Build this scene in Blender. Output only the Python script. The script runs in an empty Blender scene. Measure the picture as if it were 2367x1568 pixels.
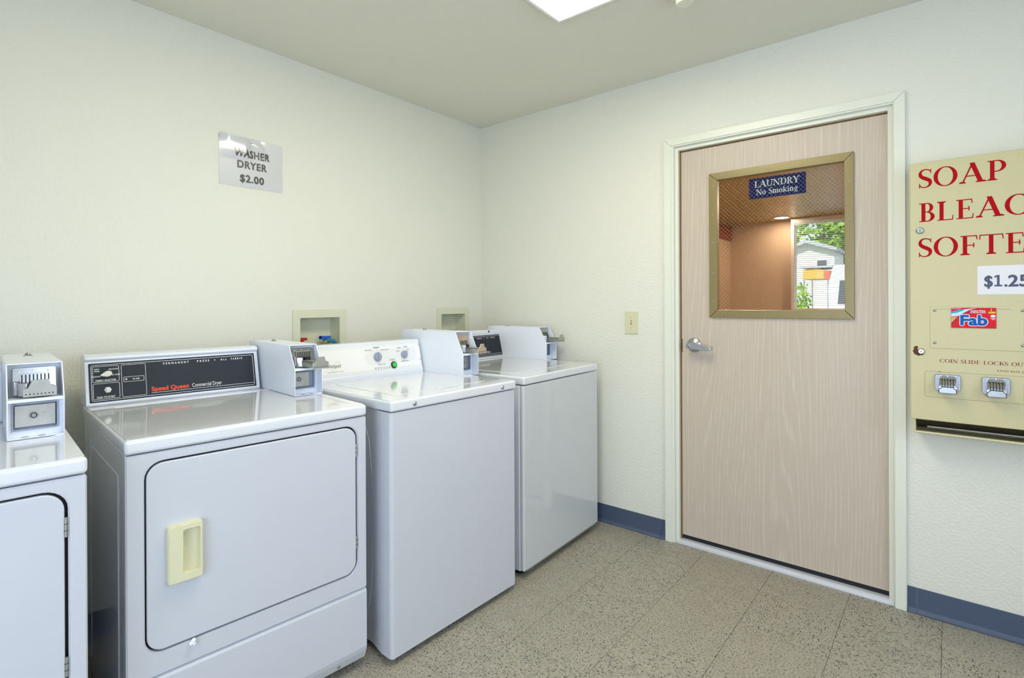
import bpy, bmesh, math, random
from mathutils import Matrix, Vector
R = math.radians
random.seed(7)
S = bpy.context.scene
COL = S.collection
H = 2.436            # ceiling height

# ------------------------------------------------------------------ camera
def make_camera():
    yaw, pitch, roll = R(39.5819), R(-0.0551), R(-0.2521)
    F = Vector((math.cos(yaw)*math.cos(pitch), math.sin(yaw)*math.cos(pitch), math.sin(pitch)))
    Rt = F.cross(Vector((0, 0, 1))).normalized()
    U = Rt.cross(F)
    R2 = math.cos(roll)*Rt + math.sin(roll)*U
    U2 = -math.sin(roll)*Rt + math.cos(roll)*U
    m = Matrix(((R2.x, U2.x, -F.x, -2.6645), (R2.y, U2.y, -F.y, -2.4721), (R2.z, U2.z, -F.z, 1.2411), (0, 0, 0, 1)))
    cd = bpy.data.cameras.new('camera')
    cd.sensor_width = 36
    cd.lens = 1229.03/2367*36
    cd.shift_x = 0.6238/2367
    cd.shift_y = -80.23/2367
    cd.clip_start = 0.02
    o = bpy.data.objects.new('camera', cd)
    o.matrix_world = m
    COL.objects.link(o)
    S.camera = o
make_camera()

# ------------------------------------------------------------------ world, sun, daylight, exposure
W = bpy.data.worlds.new('sky')
S.world = W
W.use_nodes = True
W.node_tree.nodes['Background'].inputs[0].default_value = (0.62, 0.78, 1.0, 1)
W.node_tree.nodes['Background'].inputs[1].default_value = 1.5

def lamp(name, kind, loc, direction, energy, color, size=None, size_y=None, parent=None):
    l = bpy.data.lights.new(name, kind)
    l.energy = energy
    l.color = color
    if kind == 'AREA':
        l.shape = 'RECTANGLE'
        l.size, l.size_y = size, size_y
    elif kind == 'SUN':
        l.angle = R(1)
    o = bpy.data.objects.new(name, l)
    o.location = loc
    o.rotation_euler = Vector(direction).to_track_quat('-Z', 'Z' if abs(direction[2]) < .9 else 'Y').to_euler()
    COL.objects.link(o)
    if parent:
        o.parent = parent
    return o
lamp('sun', 'SUN', (0, 0, 20), (1, -.35, -1.3), 5.0, (1, .95, .86))
# daylight through the window behind the camera and the glazed street door beside it
lamp('window_daylight', 'AREA', (-1.75, -3.70, 1.45), (0, 1, -.40), 18, (.66, .77, 1.0), 1.5, 1.3)
lamp('street_door_daylight', 'AREA', (-3.86, -2.3, 1.15), (1, 0, -.32), 30, (.66, .77, 1.0), 1.2, 1.9)

S.view_settings.view_transform = 'Standard'
S.view_settings.look = 'None'
S.view_settings.gamma = 1
S.view_settings.use_curve_mapping = False
S.view_settings.exposure = 0.29

# ------------------------------------------------------------------ materials
def s2l(c):
    c = c/255
    return c/12.92 if c <= .04045 else ((c+.055)/1.055)**2.4
def rgb(*c):
    return (s2l(c[0]), s2l(c[1]), s2l(c[2]), 1)

def mat(name, color, rough=.5, metal=0., coat=0., spec=.5, emit=None, estr=0., bump=None, vary=None):
    """bump=(scale, strength, distance, detail); vary=(scale, amount) mottles the colour a little"""
    m = bpy.data.materials.new(name)
    m.use_nodes = True
    nt = m.node_tree
    p = nt.nodes['Principled BSDF']
    p.inputs['Base Color'].default_value = color
    p.inputs['Roughness'].default_value = rough
    p.inputs['Metallic'].default_value = metal
    p.inputs['Coat Weight'].default_value = coat
    p.inputs['Coat Roughness'].default_value = .06
    p.inputs['Specular IOR Level'].default_value = spec
    if emit:
        p.inputs['Emission Color'].default_value = emit
        p.inputs['Emission Strength'].default_value = estr
    tc = nt.nodes.new('ShaderNodeTexCoord')
    if bump:
        n = nt.nodes.new('ShaderNodeTexNoise')
        n.inputs['Scale'].default_value = bump[0]
        n.inputs['Detail'].default_value = bump[3]
        n.inputs['Roughness'].default_value = .5
        nt.links.new(tc.outputs['Object'], n.inputs['Vector'])
        b = nt.nodes.new('ShaderNodeBump')
        b.inputs['Strength'].default_value = bump[1]
        b.inputs['Distance'].default_value = bump[2]
        nt.links.new(n.outputs['Fac'], b.inputs['Height'])
        nt.links.new(b.outputs['Normal'], p.inputs['Normal'])
    if vary:
        n2 = nt.nodes.new('ShaderNodeTexNoise')
        n2.inputs['Scale'].default_value = vary[0]
        n2.inputs['Detail'].default_value = 4
        nt.links.new(tc.outputs['Object'], n2.inputs['Vector'])
        mx = nt.nodes.new('ShaderNodeMix')
        mx.data_type = 'RGBA'
        a = vary[1]
        mx.inputs[6].default_value = (color[0]*(1-a), color[1]*(1-a), color[2]*(1-a), 1)
        mx.inputs[7].default_value = (min(1, color[0]*(1+a)), min(1, color[1]*(1+a)), min(1, color[2]*(1+a)), 1)
        nt.links.new(n2.outputs['Fac'], mx.inputs[0])
        nt.links.new(mx.outputs[2], p.inputs['Base Color'])
    return m

M = {}
M['wall'] = mat('wall_paint', (.77, .76, .665, 1), .55, bump=(95, .42, .006, 2.5), spec=.35)
M['ceiling'] = mat('ceiling_paint', (.76, .745, .64, 1), .7, bump=(110, .5, .004, 2.5), spec=.3)
M['trim'] = mat('cream_trim_paint', (.78, .785, .68, 1), .32, bump=(30, .03, .001, 2))
M['trim_dark'] = mat('dark_joint', (.10, .09, .06, 1), .8)  # dark sub-floor colour seen in the tile joints
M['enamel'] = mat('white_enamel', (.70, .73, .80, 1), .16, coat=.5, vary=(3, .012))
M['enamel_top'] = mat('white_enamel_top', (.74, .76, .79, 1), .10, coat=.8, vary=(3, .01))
M['enamel_front'] = mat('white_enamel_front', (.60, .615, .66, 1), .27, coat=.3, vary=(3, .015))  # cabinet white darkened for fronts, putting their shade into the colour
M['enamel_gloss'] = mat('glossy_white_enamel', (.60, .625, .64, 1), .09, coat=.6, vary=(3, .01))  # glossier front white, with the same shade in its colour
M['powder'] = mat('white_powder_coat', (.80, .84, .92, 1), .3, bump=(500, .05, .0005, 2))
M['chrome'] = mat('worn_chrome', (.42, .42, .41, 1), .17, metal=1, vary=(60, .12))
M['steel'] = mat('brushed_steel', (.48, .49, .51, 1), .3, metal=1, vary=(45, .12))
M['cast_metal'] = mat('cast_grey_metal', (.33, .34, .37, 1), .38, metal=1, vary=(200, .25))
M['dullsteel'] = mat('dull_steel', (.46, .455, .42, 1), .36, metal=.85, vary=(70, .15))
M['copperish'] = mat('tarnished_plate', (.60, .50, .41, 1), .35, metal=.7, vary=(70, .15))
M['black'] = mat('black_gap', (.008, .008, .012, 1), .6)
M['panel_black'] = mat('charcoal_panel', rgb(38, 42, 51), .42, spec=.28, bump=(900, .1, .0003, 1))
M['print_white'] = mat('white_print', (.80, .80, .80, 1), .5)
M['print_red'] = mat('orange_red_print', rgb(232, 70, 34), .5)
M['print_grey'] = mat('grey_print', (.12, .12, .13, 1), .5)
M['print_stripe'] = mat('pale_grey_print', (.52, .53, .54, 1), .5)
M['gold'] = mat('gold_print', (.55, .48, .16, 1), .45)
M['knob_grey'] = mat('grey_plastic', rgb(150, 158, 176), .35)
M['knob_white'] = mat('ivory_knob', (.75, .74, .66, 1), .3)
M['green'] = mat('green_button', (.02, .55, .06, 1), .25, coat=.4)
M['cream'] = mat('cream_plastic', (.72, .69, .46, 1), .38)
M['boxcream'] = mat('ivory_box_plastic', (.70, .70, .53, 1), .42)
M['vend'] = mat('yellow_cream_paint', (.59, .53, .29, 1), .38, vary=(2.5, .03))
M['venddark'] = mat('dark_tray', (.055, .045, .03, 1), .5, vary=(30, .3))
M['red_print'] = mat('red_lettering', rgb(172, 4, 12), .6, spec=.12)
M['dred'] = mat('dark_red_lettering', rgb(140, 30, 28), .45)
M['paper'] = mat('white_paper', (.66, .66, .67, 1), .45)
M['paper2'] = mat('white_card', (.78, .76, .77, 1), .5)
M['ink'] = mat('dark_grey_ink', (.035, .035, .045, 1), .4)
M['ink_gloss'] = mat('laminated_ink', (.035, .035, .045, 1), .3, coat=1.0, spec=.8)
M['ink2'] = mat('slate_ink', rgb(70, 76, 98), .5)
M['navy'] = mat('navy_sign', rgb(4, 22, 92), .6, spec=.1)
M['rust'] = mat('rust_patch', rgb(98, 60, 38), .9, vary=(120, .3))
M['bronze'] = mat('bronze_frame_paint', rgb(142, 128, 86), .36, metal=.25)
M['bronze_screw'] = mat('bronze_screw', (.30, .28, .20, 1), .4, metal=.8)
M['redvalve'] = mat('red_valve_plastic', (.45, .02, .02, 1), .35)
M['bluevalve'] = mat('blue_valve_plastic', (.01, .13, .62, 1), .35)
M['brass'] = mat('brass', (.62, .42, .12, 1), .3, metal=1)
M['hose'] = mat('teal_hose', (.01, .20, .32, 1), .45)
M['bluecap'] = mat('deep_blue_valve', (.01, .05, .35, 1), .4)
M['base'] = mat('slate_rubber_base', rgb(72, 84, 108), .45, vary=(6, .06))
M['ivory'] = mat('ivory_plate', (.68, .65, .43, 1), .35)
M['sweep'] = mat('white_aluminium', (.66, .67, .72, 1), .35, metal=.2)
M['lampframe'] = mat('white_lamp_frame', (.8, .8, .8, 1), .4)
M['lens'] = mat('lit_diffuser', (.9, .9, .9, 1), .5, emit=(1.0, .94, .72, 1), estr=8.8)
M['detector'] = mat('ivory_detector', (.80, .80, .66, 1), .4)
M['lint'] = mat('white_lint', (.9, .9, .92, 1), .9, bump=(200, .6, .003, 3))
M['hallwall'] = mat('tan_wall', rgb(200, 170, 142), .6, bump=(90, .2, .003, 2))
M['hallceil'] = mat('tan_ceiling', rgb(186, 156, 84), .30, bump=(120, .5, .004, 3))
M['hallfloor'] = mat('brown_carpet', rgb(104, 90, 74), .9)
M['halltrim'] = mat('white_window_trim', (.72, .68, .62, 1), .4)
M['blind'] = mat('white_blind', (.75, .74, .72, 1), .5)
M['halllens'] = mat('warm_lamp_lens', (1, 1, 1, 1), .5, emit=(1, .86, .66, 1), estr=14)
M['darkred'] = mat('dark_red_panel', rgb(140, 48, 30), .5)
M['leaves'] = mat('tree_leaves', rgb(120, 158, 52), .8, vary=(1.2, .45))
M['grass'] = mat('lawn', rgb(120, 150, 62), .9, vary=(3, .3))
M['asphalt'] = mat('asphalt', (.30, .30, .31, 1), .9, vary=(2, .1))
M['bark'] = mat('bark', rgb(92, 74, 56), .9)
M['siding'] = mat('pale_siding', (.62, .60, .56, 1), .7)
M['roofing'] = mat('grey_roofing', (.42, .43, .47, 1), .8, vary=(4, .15))
M['vanwhite'] = mat('white_car_paint', (.8, .82, .86, 1), .25, coat=.5)
M['tyre'] = mat('tyre', (.02, .02, .02, 1), .8)
M['carglass'] = mat('dark_glass', (.05, .06, .07, 1), .08)
M['awning'] = mat('yellow_orange_canvas', rgb(238, 170, 70), .7)
M['awnred'] = mat('orange_red_canvas', rgb(214, 92, 50), .7)

def glass_mat(name, tint=(1, 1, 1, 1), rough=.0):
    m = bpy.data.materials.new(name)
    m.use_nodes = True
    nt = m.node_tree
    nt.nodes.remove(nt.nodes['Principled BSDF'])
    t = nt.nodes.new('ShaderNodeBsdfTransparent')
    t.inputs[0].default_value = tint
    g = nt.nodes.new('ShaderNodeBsdfGlossy')
    g.inputs['Roughness'].default_value = rough
    fr = nt.nodes.new('ShaderNodeFresnel')
    fr.inputs['IOR'].default_value = 1.20
    mx = nt.nodes.new('ShaderNodeMixShader')
    nt.links.new(fr.outputs[0], mx.inputs[0])
    nt.links.new(t.outputs[0], mx.inputs[1])
    nt.links.new(g.outputs[0], mx.inputs[2])
    nt.links.new(mx.outputs[0], nt.nodes['Material Output'].inputs[0])
    return m
M['glass'] = glass_mat('clear_glass', (.96, .97, .95, 1), .01)
M['acrylic'] = glass_mat('clear_acrylic', (.98, .98, .98, 1), .05)

def blind_mat():
    m = bpy.data.materials.new('translucent_blind')
    m.use_nodes = True
    nt = m.node_tree
    nt.nodes.remove(nt.nodes['Principled BSDF'])
    d = nt.nodes.new('ShaderNodeBsdfDiffuse'); d.inputs[0].default_value = (.93, .93, .92, 1)
    t = nt.nodes.new('ShaderNodeBsdfTranslucent'); t.inputs[0].default_value = (.93, .93, .92, 1)
    mx = nt.nodes.new('ShaderNodeMixShader'); mx.inputs[0].default_value = .75
    nt.links.new(d.outputs[0], mx.inputs[1]); nt.links.new(t.outputs[0], mx.inputs[2])
    nt.links.new(mx.outputs[0], nt.nodes['Material Output'].inputs[0])
    return m
M['blind'] = blind_mat()

def floor_mat():
    m = bpy.data.materials.new('speckled_vinyl_tile')
    m.use_nodes = True
    nt = m.node_tree
    N, L = nt.nodes.new, nt.links.new
    p = nt.nodes['Principled BSDF']
    tc = N('ShaderNodeTexCoord')
    oi = N('ShaderNodeObjectInfo')
    mul = N('ShaderNodeMath'); mul.operation = 'MULTIPLY'; mul.inputs[1].default_value = 37.0
    L(oi.outputs['Random'], mul.inputs[0])
    add = N('ShaderNodeVectorMath'); add.operation = 'ADD'
    L(tc.outputs['Object'], add.inputs[0]); L(mul.outputs[0], add.inputs[1])
    def flecks(sx, sy, lo, hi, detail, off):
        mp = N('ShaderNodeMapping')
        mp.inputs['Scale'].default_value = (sx, sy, 1)
        mp.inputs['Location'].default_value = (off, off*2, 0)
        L(add.outputs[0], mp.inputs[0])
        n = N('ShaderNodeTexNoise'); n.noise_dimensions = '3D'
        n.inputs['Scale'].default_value = 1
        n.inputs['Detail'].default_value = detail
        n.inputs['Roughness'].default_value = .55
        L(mp.outputs[0], n.inputs['Vector'])
        r = N('ShaderNodeMapRange')
        r.inputs['From Min'].default_value = lo
        r.inputs['From Max'].default_value = hi
        L(n.outputs['Fac'], r.inputs['Value'])
        return r.outputs[0]
    def mix(fac, a, b):
        x = N('ShaderNodeMix'); x.data_type = 'RGBA'
        L(fac, x.inputs[0])
        if isinstance(a, tuple): x.inputs[6].default_value = a
        else: L(a, x.inputs[6])
        if isinstance(b, tuple): x.inputs[7].default_value = b
        else: L(b, x.inputs[7])
        return x.outputs[2]
    base = mix(flecks(14, 14, .35, .65, 3, 1), (.335, .31, .24, 1), (.38, .35, .28, 1))
    c = mix(flecks(170, 290, .52, .62, 2, 3), base, (.46, .42, .34, 1))
    c = mix(flecks(190, 320, .55, .61, 2, 9), c, (.25, .225, .17, 1))
    c = mix(flecks(135, 235, .592, .622, 2, 17), c, (.03, .033, .042, 1))
    c = mix(flecks(60, 110, .68, .70, 2, 27), c, (.05, .055, .06, 1))
    L(c, p.inputs['Base Color'])
    p.inputs['Roughness'].default_value = .34
    p.inputs['Specular IOR Level'].default_value = .45
    return m
M['tile'] = floor_mat()

def wood_mat():
    m = bpy.data.materials.new('limed_oak_veneer')
    m.use_nodes = True
    nt = m.node_tree
    N, L = nt.nodes.new, nt.links.new
    p = nt.nodes['Principled BSDF']
    tc = N('ShaderNodeTexCoord')
    mp = N('ShaderNodeMapping'); mp.inputs['Scale'].default_value = (1, 1, .10)
    L(tc.outputs['Object'], mp.inputs[0])
    # plain-sawn arches: distance bands warped by slow noise
    n0 = N('ShaderNodeTexNoise'); n0.inputs['Scale'].default_value = 3.2; n0.inputs['Detail'].default_value = 2
    L(mp.outputs[0], n0.inputs['Vector'])
    sx = N('ShaderNodeSeparateXYZ'); L(mp.outputs[0], sx.inputs[0])
    a = N('ShaderNodeMath'); a.operation = 'MULTIPLY'; a.inputs[1].default_value = 60
    L(sx.outputs['Y'], a.inputs[0])
    b = N('ShaderNodeMath'); b.operation = 'MULTIPLY'; b.inputs[1].default_value = 26
    L(n0.outputs['Fac'], b.inputs[0])
    s = N('ShaderNodeMath'); s.operation = 'ADD'; L(a.outputs[0], s.inputs[0]); L(b.outputs[0], s.inputs[1])
    w = N('ShaderNodeMath'); w.operation = 'SINE'
    w2 = N('ShaderNodeMath'); w2.operation = 'MULTIPLY'; w2.inputs[1].default_value = 5.0
    L(s.outputs[0], w2.inputs[0]); L(w2.outputs[0], w.inputs[0])
    r1 = N('ShaderNodeMapRange'); r1.inputs['From Min'].default_value = .45; r1.inputs['From Max'].default_value = 1.0
    L(w.outputs[0], r1.inputs['Value'])
    # fine pores: thin vertical streaks
    mp2 = N('ShaderNodeMapping'); mp2.inputs['Scale'].default_value = (520, 520, 6)
    L(tc.outputs['Object'], mp2.inputs[0])
    n1 = N('ShaderNodeTexNoise'); n1.inputs['Scale'].default_value = 1; n1.inputs['Detail'].default_value = 2
    L(mp2.outputs[0], n1.inputs['Vector'])
    r2 = N('ShaderNodeMapRange'); r2.inputs['From Min'].default_value = .42; r2.inputs['From Max'].default_value = .62
    L(n1.outputs['Fac'], r2.inputs['Value'])
    mm = N('ShaderNodeMath'); mm.operation = 'MULTIPLY'; L(r1.outputs[0], mm.inputs[0]); L(r2.outputs[0], mm.inputs[1])
    m1 = N('ShaderNodeMath'); m1.operation = 'MULTIPLY_ADD'; m1.inputs[1].default_value = .30
    L(r2.outputs[0], m1.inputs[0]); L(mm.outputs[0], m1.inputs[2])
    mx = N('ShaderNodeMix'); mx.data_type = 'RGBA'; mx.clamp_factor = True
    L(m1.outputs[0], mx.inputs[0])
    mx.inputs[6].default_value = (.55, .455, .365, 1)
    mx.inputs[7].default_value = (.64, .56, .46, 1)
    L(mx.outputs[2], p.inputs['Base Color'])
    p.inputs['Roughness'].default_value = .42
    return m
M['wood'] = wood_mat()

# ------------------------------------------------------------------ mesh builder
def rrect(x0, x1, y0, y1, r, n=6):
    """rounded rectangle, counter-clockwise, 4*(n+1) points"""
    pts = []
    for cx, cy, a0 in ((x1-r, y1-r, 0), (x0+r, y1-r, 90), (x0+r, y0+r, 180), (x1-r, y0+r, 270)):
        for i in range(n+1):
            a = R(a0 + 90*i/n)
            pts.append((cx+r*math.cos(a), cy+r*math.sin(a)))
    return pts

class B:
    """collects shapes and links them as ONE mesh object"""
    def __init__(s):
        s.bm = bmesh.new()
    def _merge(s, t, mtx=None):
        if mtx is not None:
            bmesh.ops.transform(t, matrix=mtx, verts=t.verts)
        me = bpy.data.meshes.new('t')
        t.to_mesh(me)
        t.free()
        s.bm.from_mesh(me)
        bpy.data.meshes.remove(me)
    def box(s, x0, x1, y0, y1, z0, z1, bev=0, seg=2, mtx=None):
        t = bmesh.new()
        v = [t.verts.new((x, y, z)) for x in (x0, x1) for y in (y0, y1) for z in (z0, z1)]
        for f in ((0, 1, 3, 2), (4, 6, 7, 5), (0, 4, 5, 1), (2, 3, 7, 6), (0, 2, 6, 4), (1, 5, 7, 3)):
            t.faces.new([v[i] for i in f])
        bmesh.ops.recalc_face_normals(t, faces=t.faces)
        if bev:
            bmesh.ops.bevel(t, geom=t.edges[:], offset=bev, segments=seg, affect='EDGES', profile=.5)
        s._merge(t, mtx)
        return s
    def prism(s, pts, axis, a, b, bev=0, seg=2, mtx=None):
        """extrude 2-D outline along axis: 'x' -> pts are (y,z); 'y' -> (x,z); 'z' -> (x,y)"""
        t = bmesh.new()
        def P(p, h):
            return {'x': (h, p[0], p[1]), 'y': (p[0], h, p[1]), 'z': (p[0], p[1], h)}[axis]
        v0 = [t.verts.new(P(p, a)) for p in pts]
        v1 = [t.verts.new(P(p, b)) for p in pts]
        n = len(pts)
        t.faces.new(v0); t.faces.new(v1[::-1])
        for i in range(n):
            t.faces.new((v0[i], v1[i], v1[(i+1) % n], v0[(i+1) % n]))
        bmesh.ops.recalc_face_normals(t, faces=t.faces)
        if bev:
            bmesh.ops.bevel(t, geom=t.edges[:], offset=bev, segments=seg, affect='EDGES', profile=.5, clamp_overlap=True)
        s._merge(t, mtx)
        return s
    def ring(s, outer, inner, axis, a, b, mtx=None):
        """slab with a hole; outer and inner outlines have the same number of points"""
        t = bmesh.new()
        def P(p, h):
            return {'x': (h, p[0], p[1]), 'y': (p[0], h, p[1]), 'z': (p[0], p[1], h)}[axis]
        L = [[t.verts.new(P(p, h)) for p in pts] for pts, h in ((outer, a), (inner, a), (inner, b), (outer, b))]
        n = len(outer)
        for k in range(4):
            A, Bq = L[k], L[(k+1) % 4]
            for i in range(n):
                j = (i+1) % n
                try:
                    t.faces.new((A[i], A[j], Bq[j], Bq[i]))
                except ValueError:
                    pass
        bmesh.ops.recalc_face_normals(t, faces=t.faces)
        s._merge(t, mtx)
        return s
    def lathe(s, prof, c=(0, 0, 0), axis='z', n=24, mtx=None):
        """prof = [(radius, height)] revolved; axis direction 'z', '-y', '-x', '-z'"""
        t = bmesh.new()
        rows = []
        for r, h in prof:
            if r < 1e-6:
                rows.append([t.verts.new((0, 0, h))])
            else:
                rows.append([t.verts.new((r*math.cos(2*math.pi*i/n), r*math.sin(2*math.pi*i/n), h)) for i in range(n)])
        for A, Bq in zip(rows, rows[1:]):
            for i in range(n):
                j = (i+1) % n
                if len(A) == 1 and len(Bq) > 1:
                    t.faces.new((A[0], Bq[i], Bq[j]))
                elif len(Bq) == 1 and len(A) > 1:
                    t.faces.new((A[i], A[j], Bq[0]))
                elif len(A) > 1:
                    t.faces.new((A[i], A[j], Bq[j], Bq[i]))
        if len(rows[0]) > 1:
            t.faces.new(rows[0][::-1])
        if len(rows[-1]) > 1:
            t.faces.new(rows[-1])
        bmesh.ops.recalc_face_normals(t, faces=t.faces)
        rot = {'z': Matrix.Identity(4), '-z': Matrix.Rotation(math.pi, 4, 'X'), '-y': Matrix.Rotation(R(90), 4, 'X'),
               '-x': Matrix.Rotation(R(-90), 4, 'Y')}[axis]
        m = Matrix.Translation(c) @ rot
        if mtx is not None:
            m = mtx @ m
        s._merge(t, m)
        return s
    def tube(s, pts, r, n=8):
        t = bmesh.new()
        rows = []
        pts = [Vector(p) for p in pts]
        for i, p in enumerate(pts):
            d = (pts[min(i+1, len(pts)-1)] - pts[max(i-1, 0)]).normalized()
            a = d.orthogonal().normalized()
            if rows:
                a = (prev - d*prev.dot(d)).normalized()
            prev = a
            b = d.cross(a)
            rr = r[i] if isinstance(r, (list, tuple)) else r
            rows.append([t.verts.new(p + rr*(math.cos(2*math.pi*k/n)*a + math.sin(2*math.pi*k/n)*b)) for k in range(n)])
        for A, Bq in zip(rows, rows[1:]):
            for i in range(n):
                j = (i+1) % n
                t.faces.new((A[i], A[j], Bq[j], Bq[i]))
        t.faces.new(rows[0][::-1]); t.faces.new(rows[-1])
        bmesh.ops.recalc_face_normals(t, faces=t.faces)
        s._merge(t)
        return s
    def flat(s, polys, mtx, lift=.0004):
        """flat printed polygons given in (u,v) of a face matrix"""
        for k, poly in enumerate(polys):
            if sum(a[0]*b_[1]-b_[0]*a[1] for a, b_ in zip(poly, list(poly[1:])+[poly[0]])) < 0:
                poly = list(poly)[::-1]
            vs = [s.bm.verts.new(mtx @ Vector((p[0], p[1], lift+.000012*(k % 9)))) for p in poly]
            try:
                s.bm.faces.new(vs)
            except ValueError:
                pass
        return s
    def rect_line(s, mtx, x0, x1, y0, y1, r, w, lift=.0004):
        o = rrect(x0, x1, y0, y1, r, 4)
        i = rrect(x0+w, x1-w, y0+w, y1-w, max(r-w, .0001), 4)
        n = len(o)
        s.flat([(o[k], o[(k+1) % n], i[(k+1) % n], i[k]) for k in range(n)], mtx, lift)
        return s
    def bar(s, mtx, x0, x1, y0, y1, lift=.0004):
        return s.flat([((x0, y0), (x1, y0), (x1, y1), (x0, y1))], mtx, lift)
    def text(s, txt, mtx, u, v, size, align='CENTER', bold=0., sx=1., space=1., lift=.0005, fit=None):
        c = bpy.data.curves.new('t', 'FONT')
        c.body = txt; c.size = size; c.align_x = align; c.offset = 0; c.space_character = space
        c.resolution_u = 4
        o = bpy.data.objects.new('t', c)
        COL.objects.link(o)
        dg = bpy.context.evaluated_depsgraph_get()
        me = bpy.data.meshes.new_from_object(o.evaluated_get(dg))
        bpy.data.objects.remove(o); bpy.data.curves.remove(c)
        if fit:
            xs = [q.co.x for q in me.vertices]
            sx = fit/max(1e-6, max(xs)-min(xs))
        me.transform(mtx @ Matrix.Translation((u, v, lift)) @ Matrix.Diagonal((sx, 1, 1, 1)))
        if bold:                                    # heavier strokes: the outline repeated around itself
            v_ax = (mtx.to_3x3() @ Vector((1, 0, 0)), mtx.to_3x3() @ Vector((0, 1, 0)), mtx.to_3x3() @ Vector((0, 0, 1)))
            n = 12 if bold > .002 else 8 if bold > .0006 else 4
            old = Vector((0, 0, 0))
            for k in range(n):
                a = 2*math.pi*(k+.5)/n
                d = v_ax[0]*bold*math.cos(a) + v_ax[1]*bold*math.sin(a) + v_ax[2]*(k+1)*.000012
                me.transform(Matrix.Translation(d-old)); old = d
                s.bm.from_mesh(me)
        else:
            s.bm.from_mesh(me)
        bpy.data.meshes.remove(me)
        return s
    def build(s, name, m, parent=None, shift=None, smooth=True):
        me = bpy.data.meshes.new(name)
        if shift:
            bmesh.ops.translate(s.bm, verts=s.bm.verts, vec=shift)
        s.bm.to_mesh(me)
        s.bm.free()
        if smooth:
            for p in me.polygons:
                p.use_smooth = True
            me.set_sharp_from_angle(angle=R(38))
        me.materials.append(M[m] if isinstance(m, str) else m)
        o = bpy.data.objects.new(name, me)
        COL.objects.link(o)
        if smooth and len(me.polygons) < 20000:
            wn = o.modifiers.new('normals', 'WEIGHTED_NORMAL')
            wn.keep_sharp = True
        if parent:
            o.parent = parent
        return o

def fmat(origin, u, v):
    u = Vector(u).normalized(); v = Vector(v).normalized(); n = u.cross(v)
    return Matrix(((u.x, v.x, n.x, origin[0]), (u.y, v.y, n.y, origin[1]), (u.z, v.z, n.z, origin[2]), (0, 0, 0, 1)))

def tag(o, label=None, cat=None, group=None, kind=None):
    if label: o['label'] = label
    if cat: o['category'] = cat
    if group: o['group'] = group
    if kind: o['kind'] = kind
    return o
def empty(name, loc=(0, 0, 0), rz=0):
    o = bpy.data.objects.new(name, None)
    o.location = loc; o.rotation_euler = (0, 0, rz); o.empty_display_size = .05
    COL.objects.link(o)
    return o

# ------------------------------------------------------------------ roman lettering drawn from strokes (cap height 1)
TK, TN = .17, .05
def _seg(x0, y0, x1, y1, w):            # slanted stroke with horizontal width w
    return [((x0-w/2, y0), (x0+w/2, y0), (x1+w/2, y1), (x1-w/2, y1))]
def _stem(x, y0=0, y1=1, w=TK): return [((x-w/2, y0), (x+w/2, y0), (x+w/2, y1), (x-w/2, y1))]
def _bar(x0, x1, y, t=TN): return [((x0, y-t/2), (x1, y-t/2), (x1, y+t/2), (x0, y+t/2))]
def _serif(x, y, w, up=1):              # foot (up=1) or head (up=-1) serif with bracket
    return [((x-w/2, y), (x+w/2, y), (x+w/2, y+up*TN*.7), (x+w*.27, y+up*TN*1.9), (x-w*.27, y+up*TN*1.9), (x-w/2, y+up*TN*.7))]
def _arc(cx, cy, rx, ry, a0, a1, wx=TK, wy=TN, n=18):
    out = []
    pts = []
    for i in range(n+1):
        a = R(a0+(a1-a0)*i/n)
        c, s_ = math.cos(a), math.sin(a)
        pts.append(((cx+rx*c, cy+ry*s_), (cx+(rx-wx)*c, cy+(ry-wy)*s_)))
    for p, q in zip(pts, pts[1:]):
        out.append((p[0], q[0], q[1], p[1]))
    return out
def _stroke(pts, ws):
    out = []
    n = len(pts)
    L = []
    for i in range(n):
        dx = pts[min(i+1, n-1)][0]-pts[max(i-1, 0)][0]; dy = pts[min(i+1, n-1)][1]-pts[max(i-1, 0)][1]
        l = math.hypot(dx, dy) or 1
        L.append(((pts[i][0]-dy/l*ws[i]/2, pts[i][1]+dx/l*ws[i]/2), (pts[i][0]+dy/l*ws[i]/2, pts[i][1]-dx/l*ws[i]/2)))
    for p, q in zip(L, L[1:]):
        out.append((p[0], q[0], q[1], p[1]))
    return out
def _S(w):
    P = []; Wd = []
    key = [(.93, .80, .03), (.86, .90, .05), (.68, .965, .055), (.46, .975, .06), (.24, .92, .09), (.13, .80, .13), (.16, .66, .16), (.33, .56, .18), (.60, .47, .19),
           (.82, .38, .17), (.89, .25, .14), (.80, .11, .10), (.58, .035, .06), (.36, .03, .055), (.16, .09, .05), (.06, .22, .03)]
    for i in range(len(key)-1):
        for k in range(4):
            t = k/4
            p0, p1, p2, p3 = key[max(i-1, 0)], key[i], key[i+1], key[min(i+2, len(key)-1)]
            q = [0.5*((2*p1[j]) + (-p0[j]+p2[j])*t + (2*p0[j]-5*p1[j]+4*p2[j]-p3[j])*t*t + (-p0[j]+3*p1[j]-3*p2[j]+p3[j])*t**3) for j in range(3)]
            P.append((q[0]*w, q[1])); Wd.append(max(q[2], .02))
    P.append((key[-1][0]*w, key[-1][1])); Wd.append(.02)
    return _stroke(P, Wd) + [((.90*w, 1.0), (.87*w, .76), (.93*w, .76), (.96*w, 1.0))] + [((.03*w, 0), (.10*w, 0), (.10*w, .26), (.04*w, .26))]
def _tip(x, y0, y1, w=.05): return [((x-w, y0), (x, y0), (x+.02, y1), (x-.015, y1))]
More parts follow.
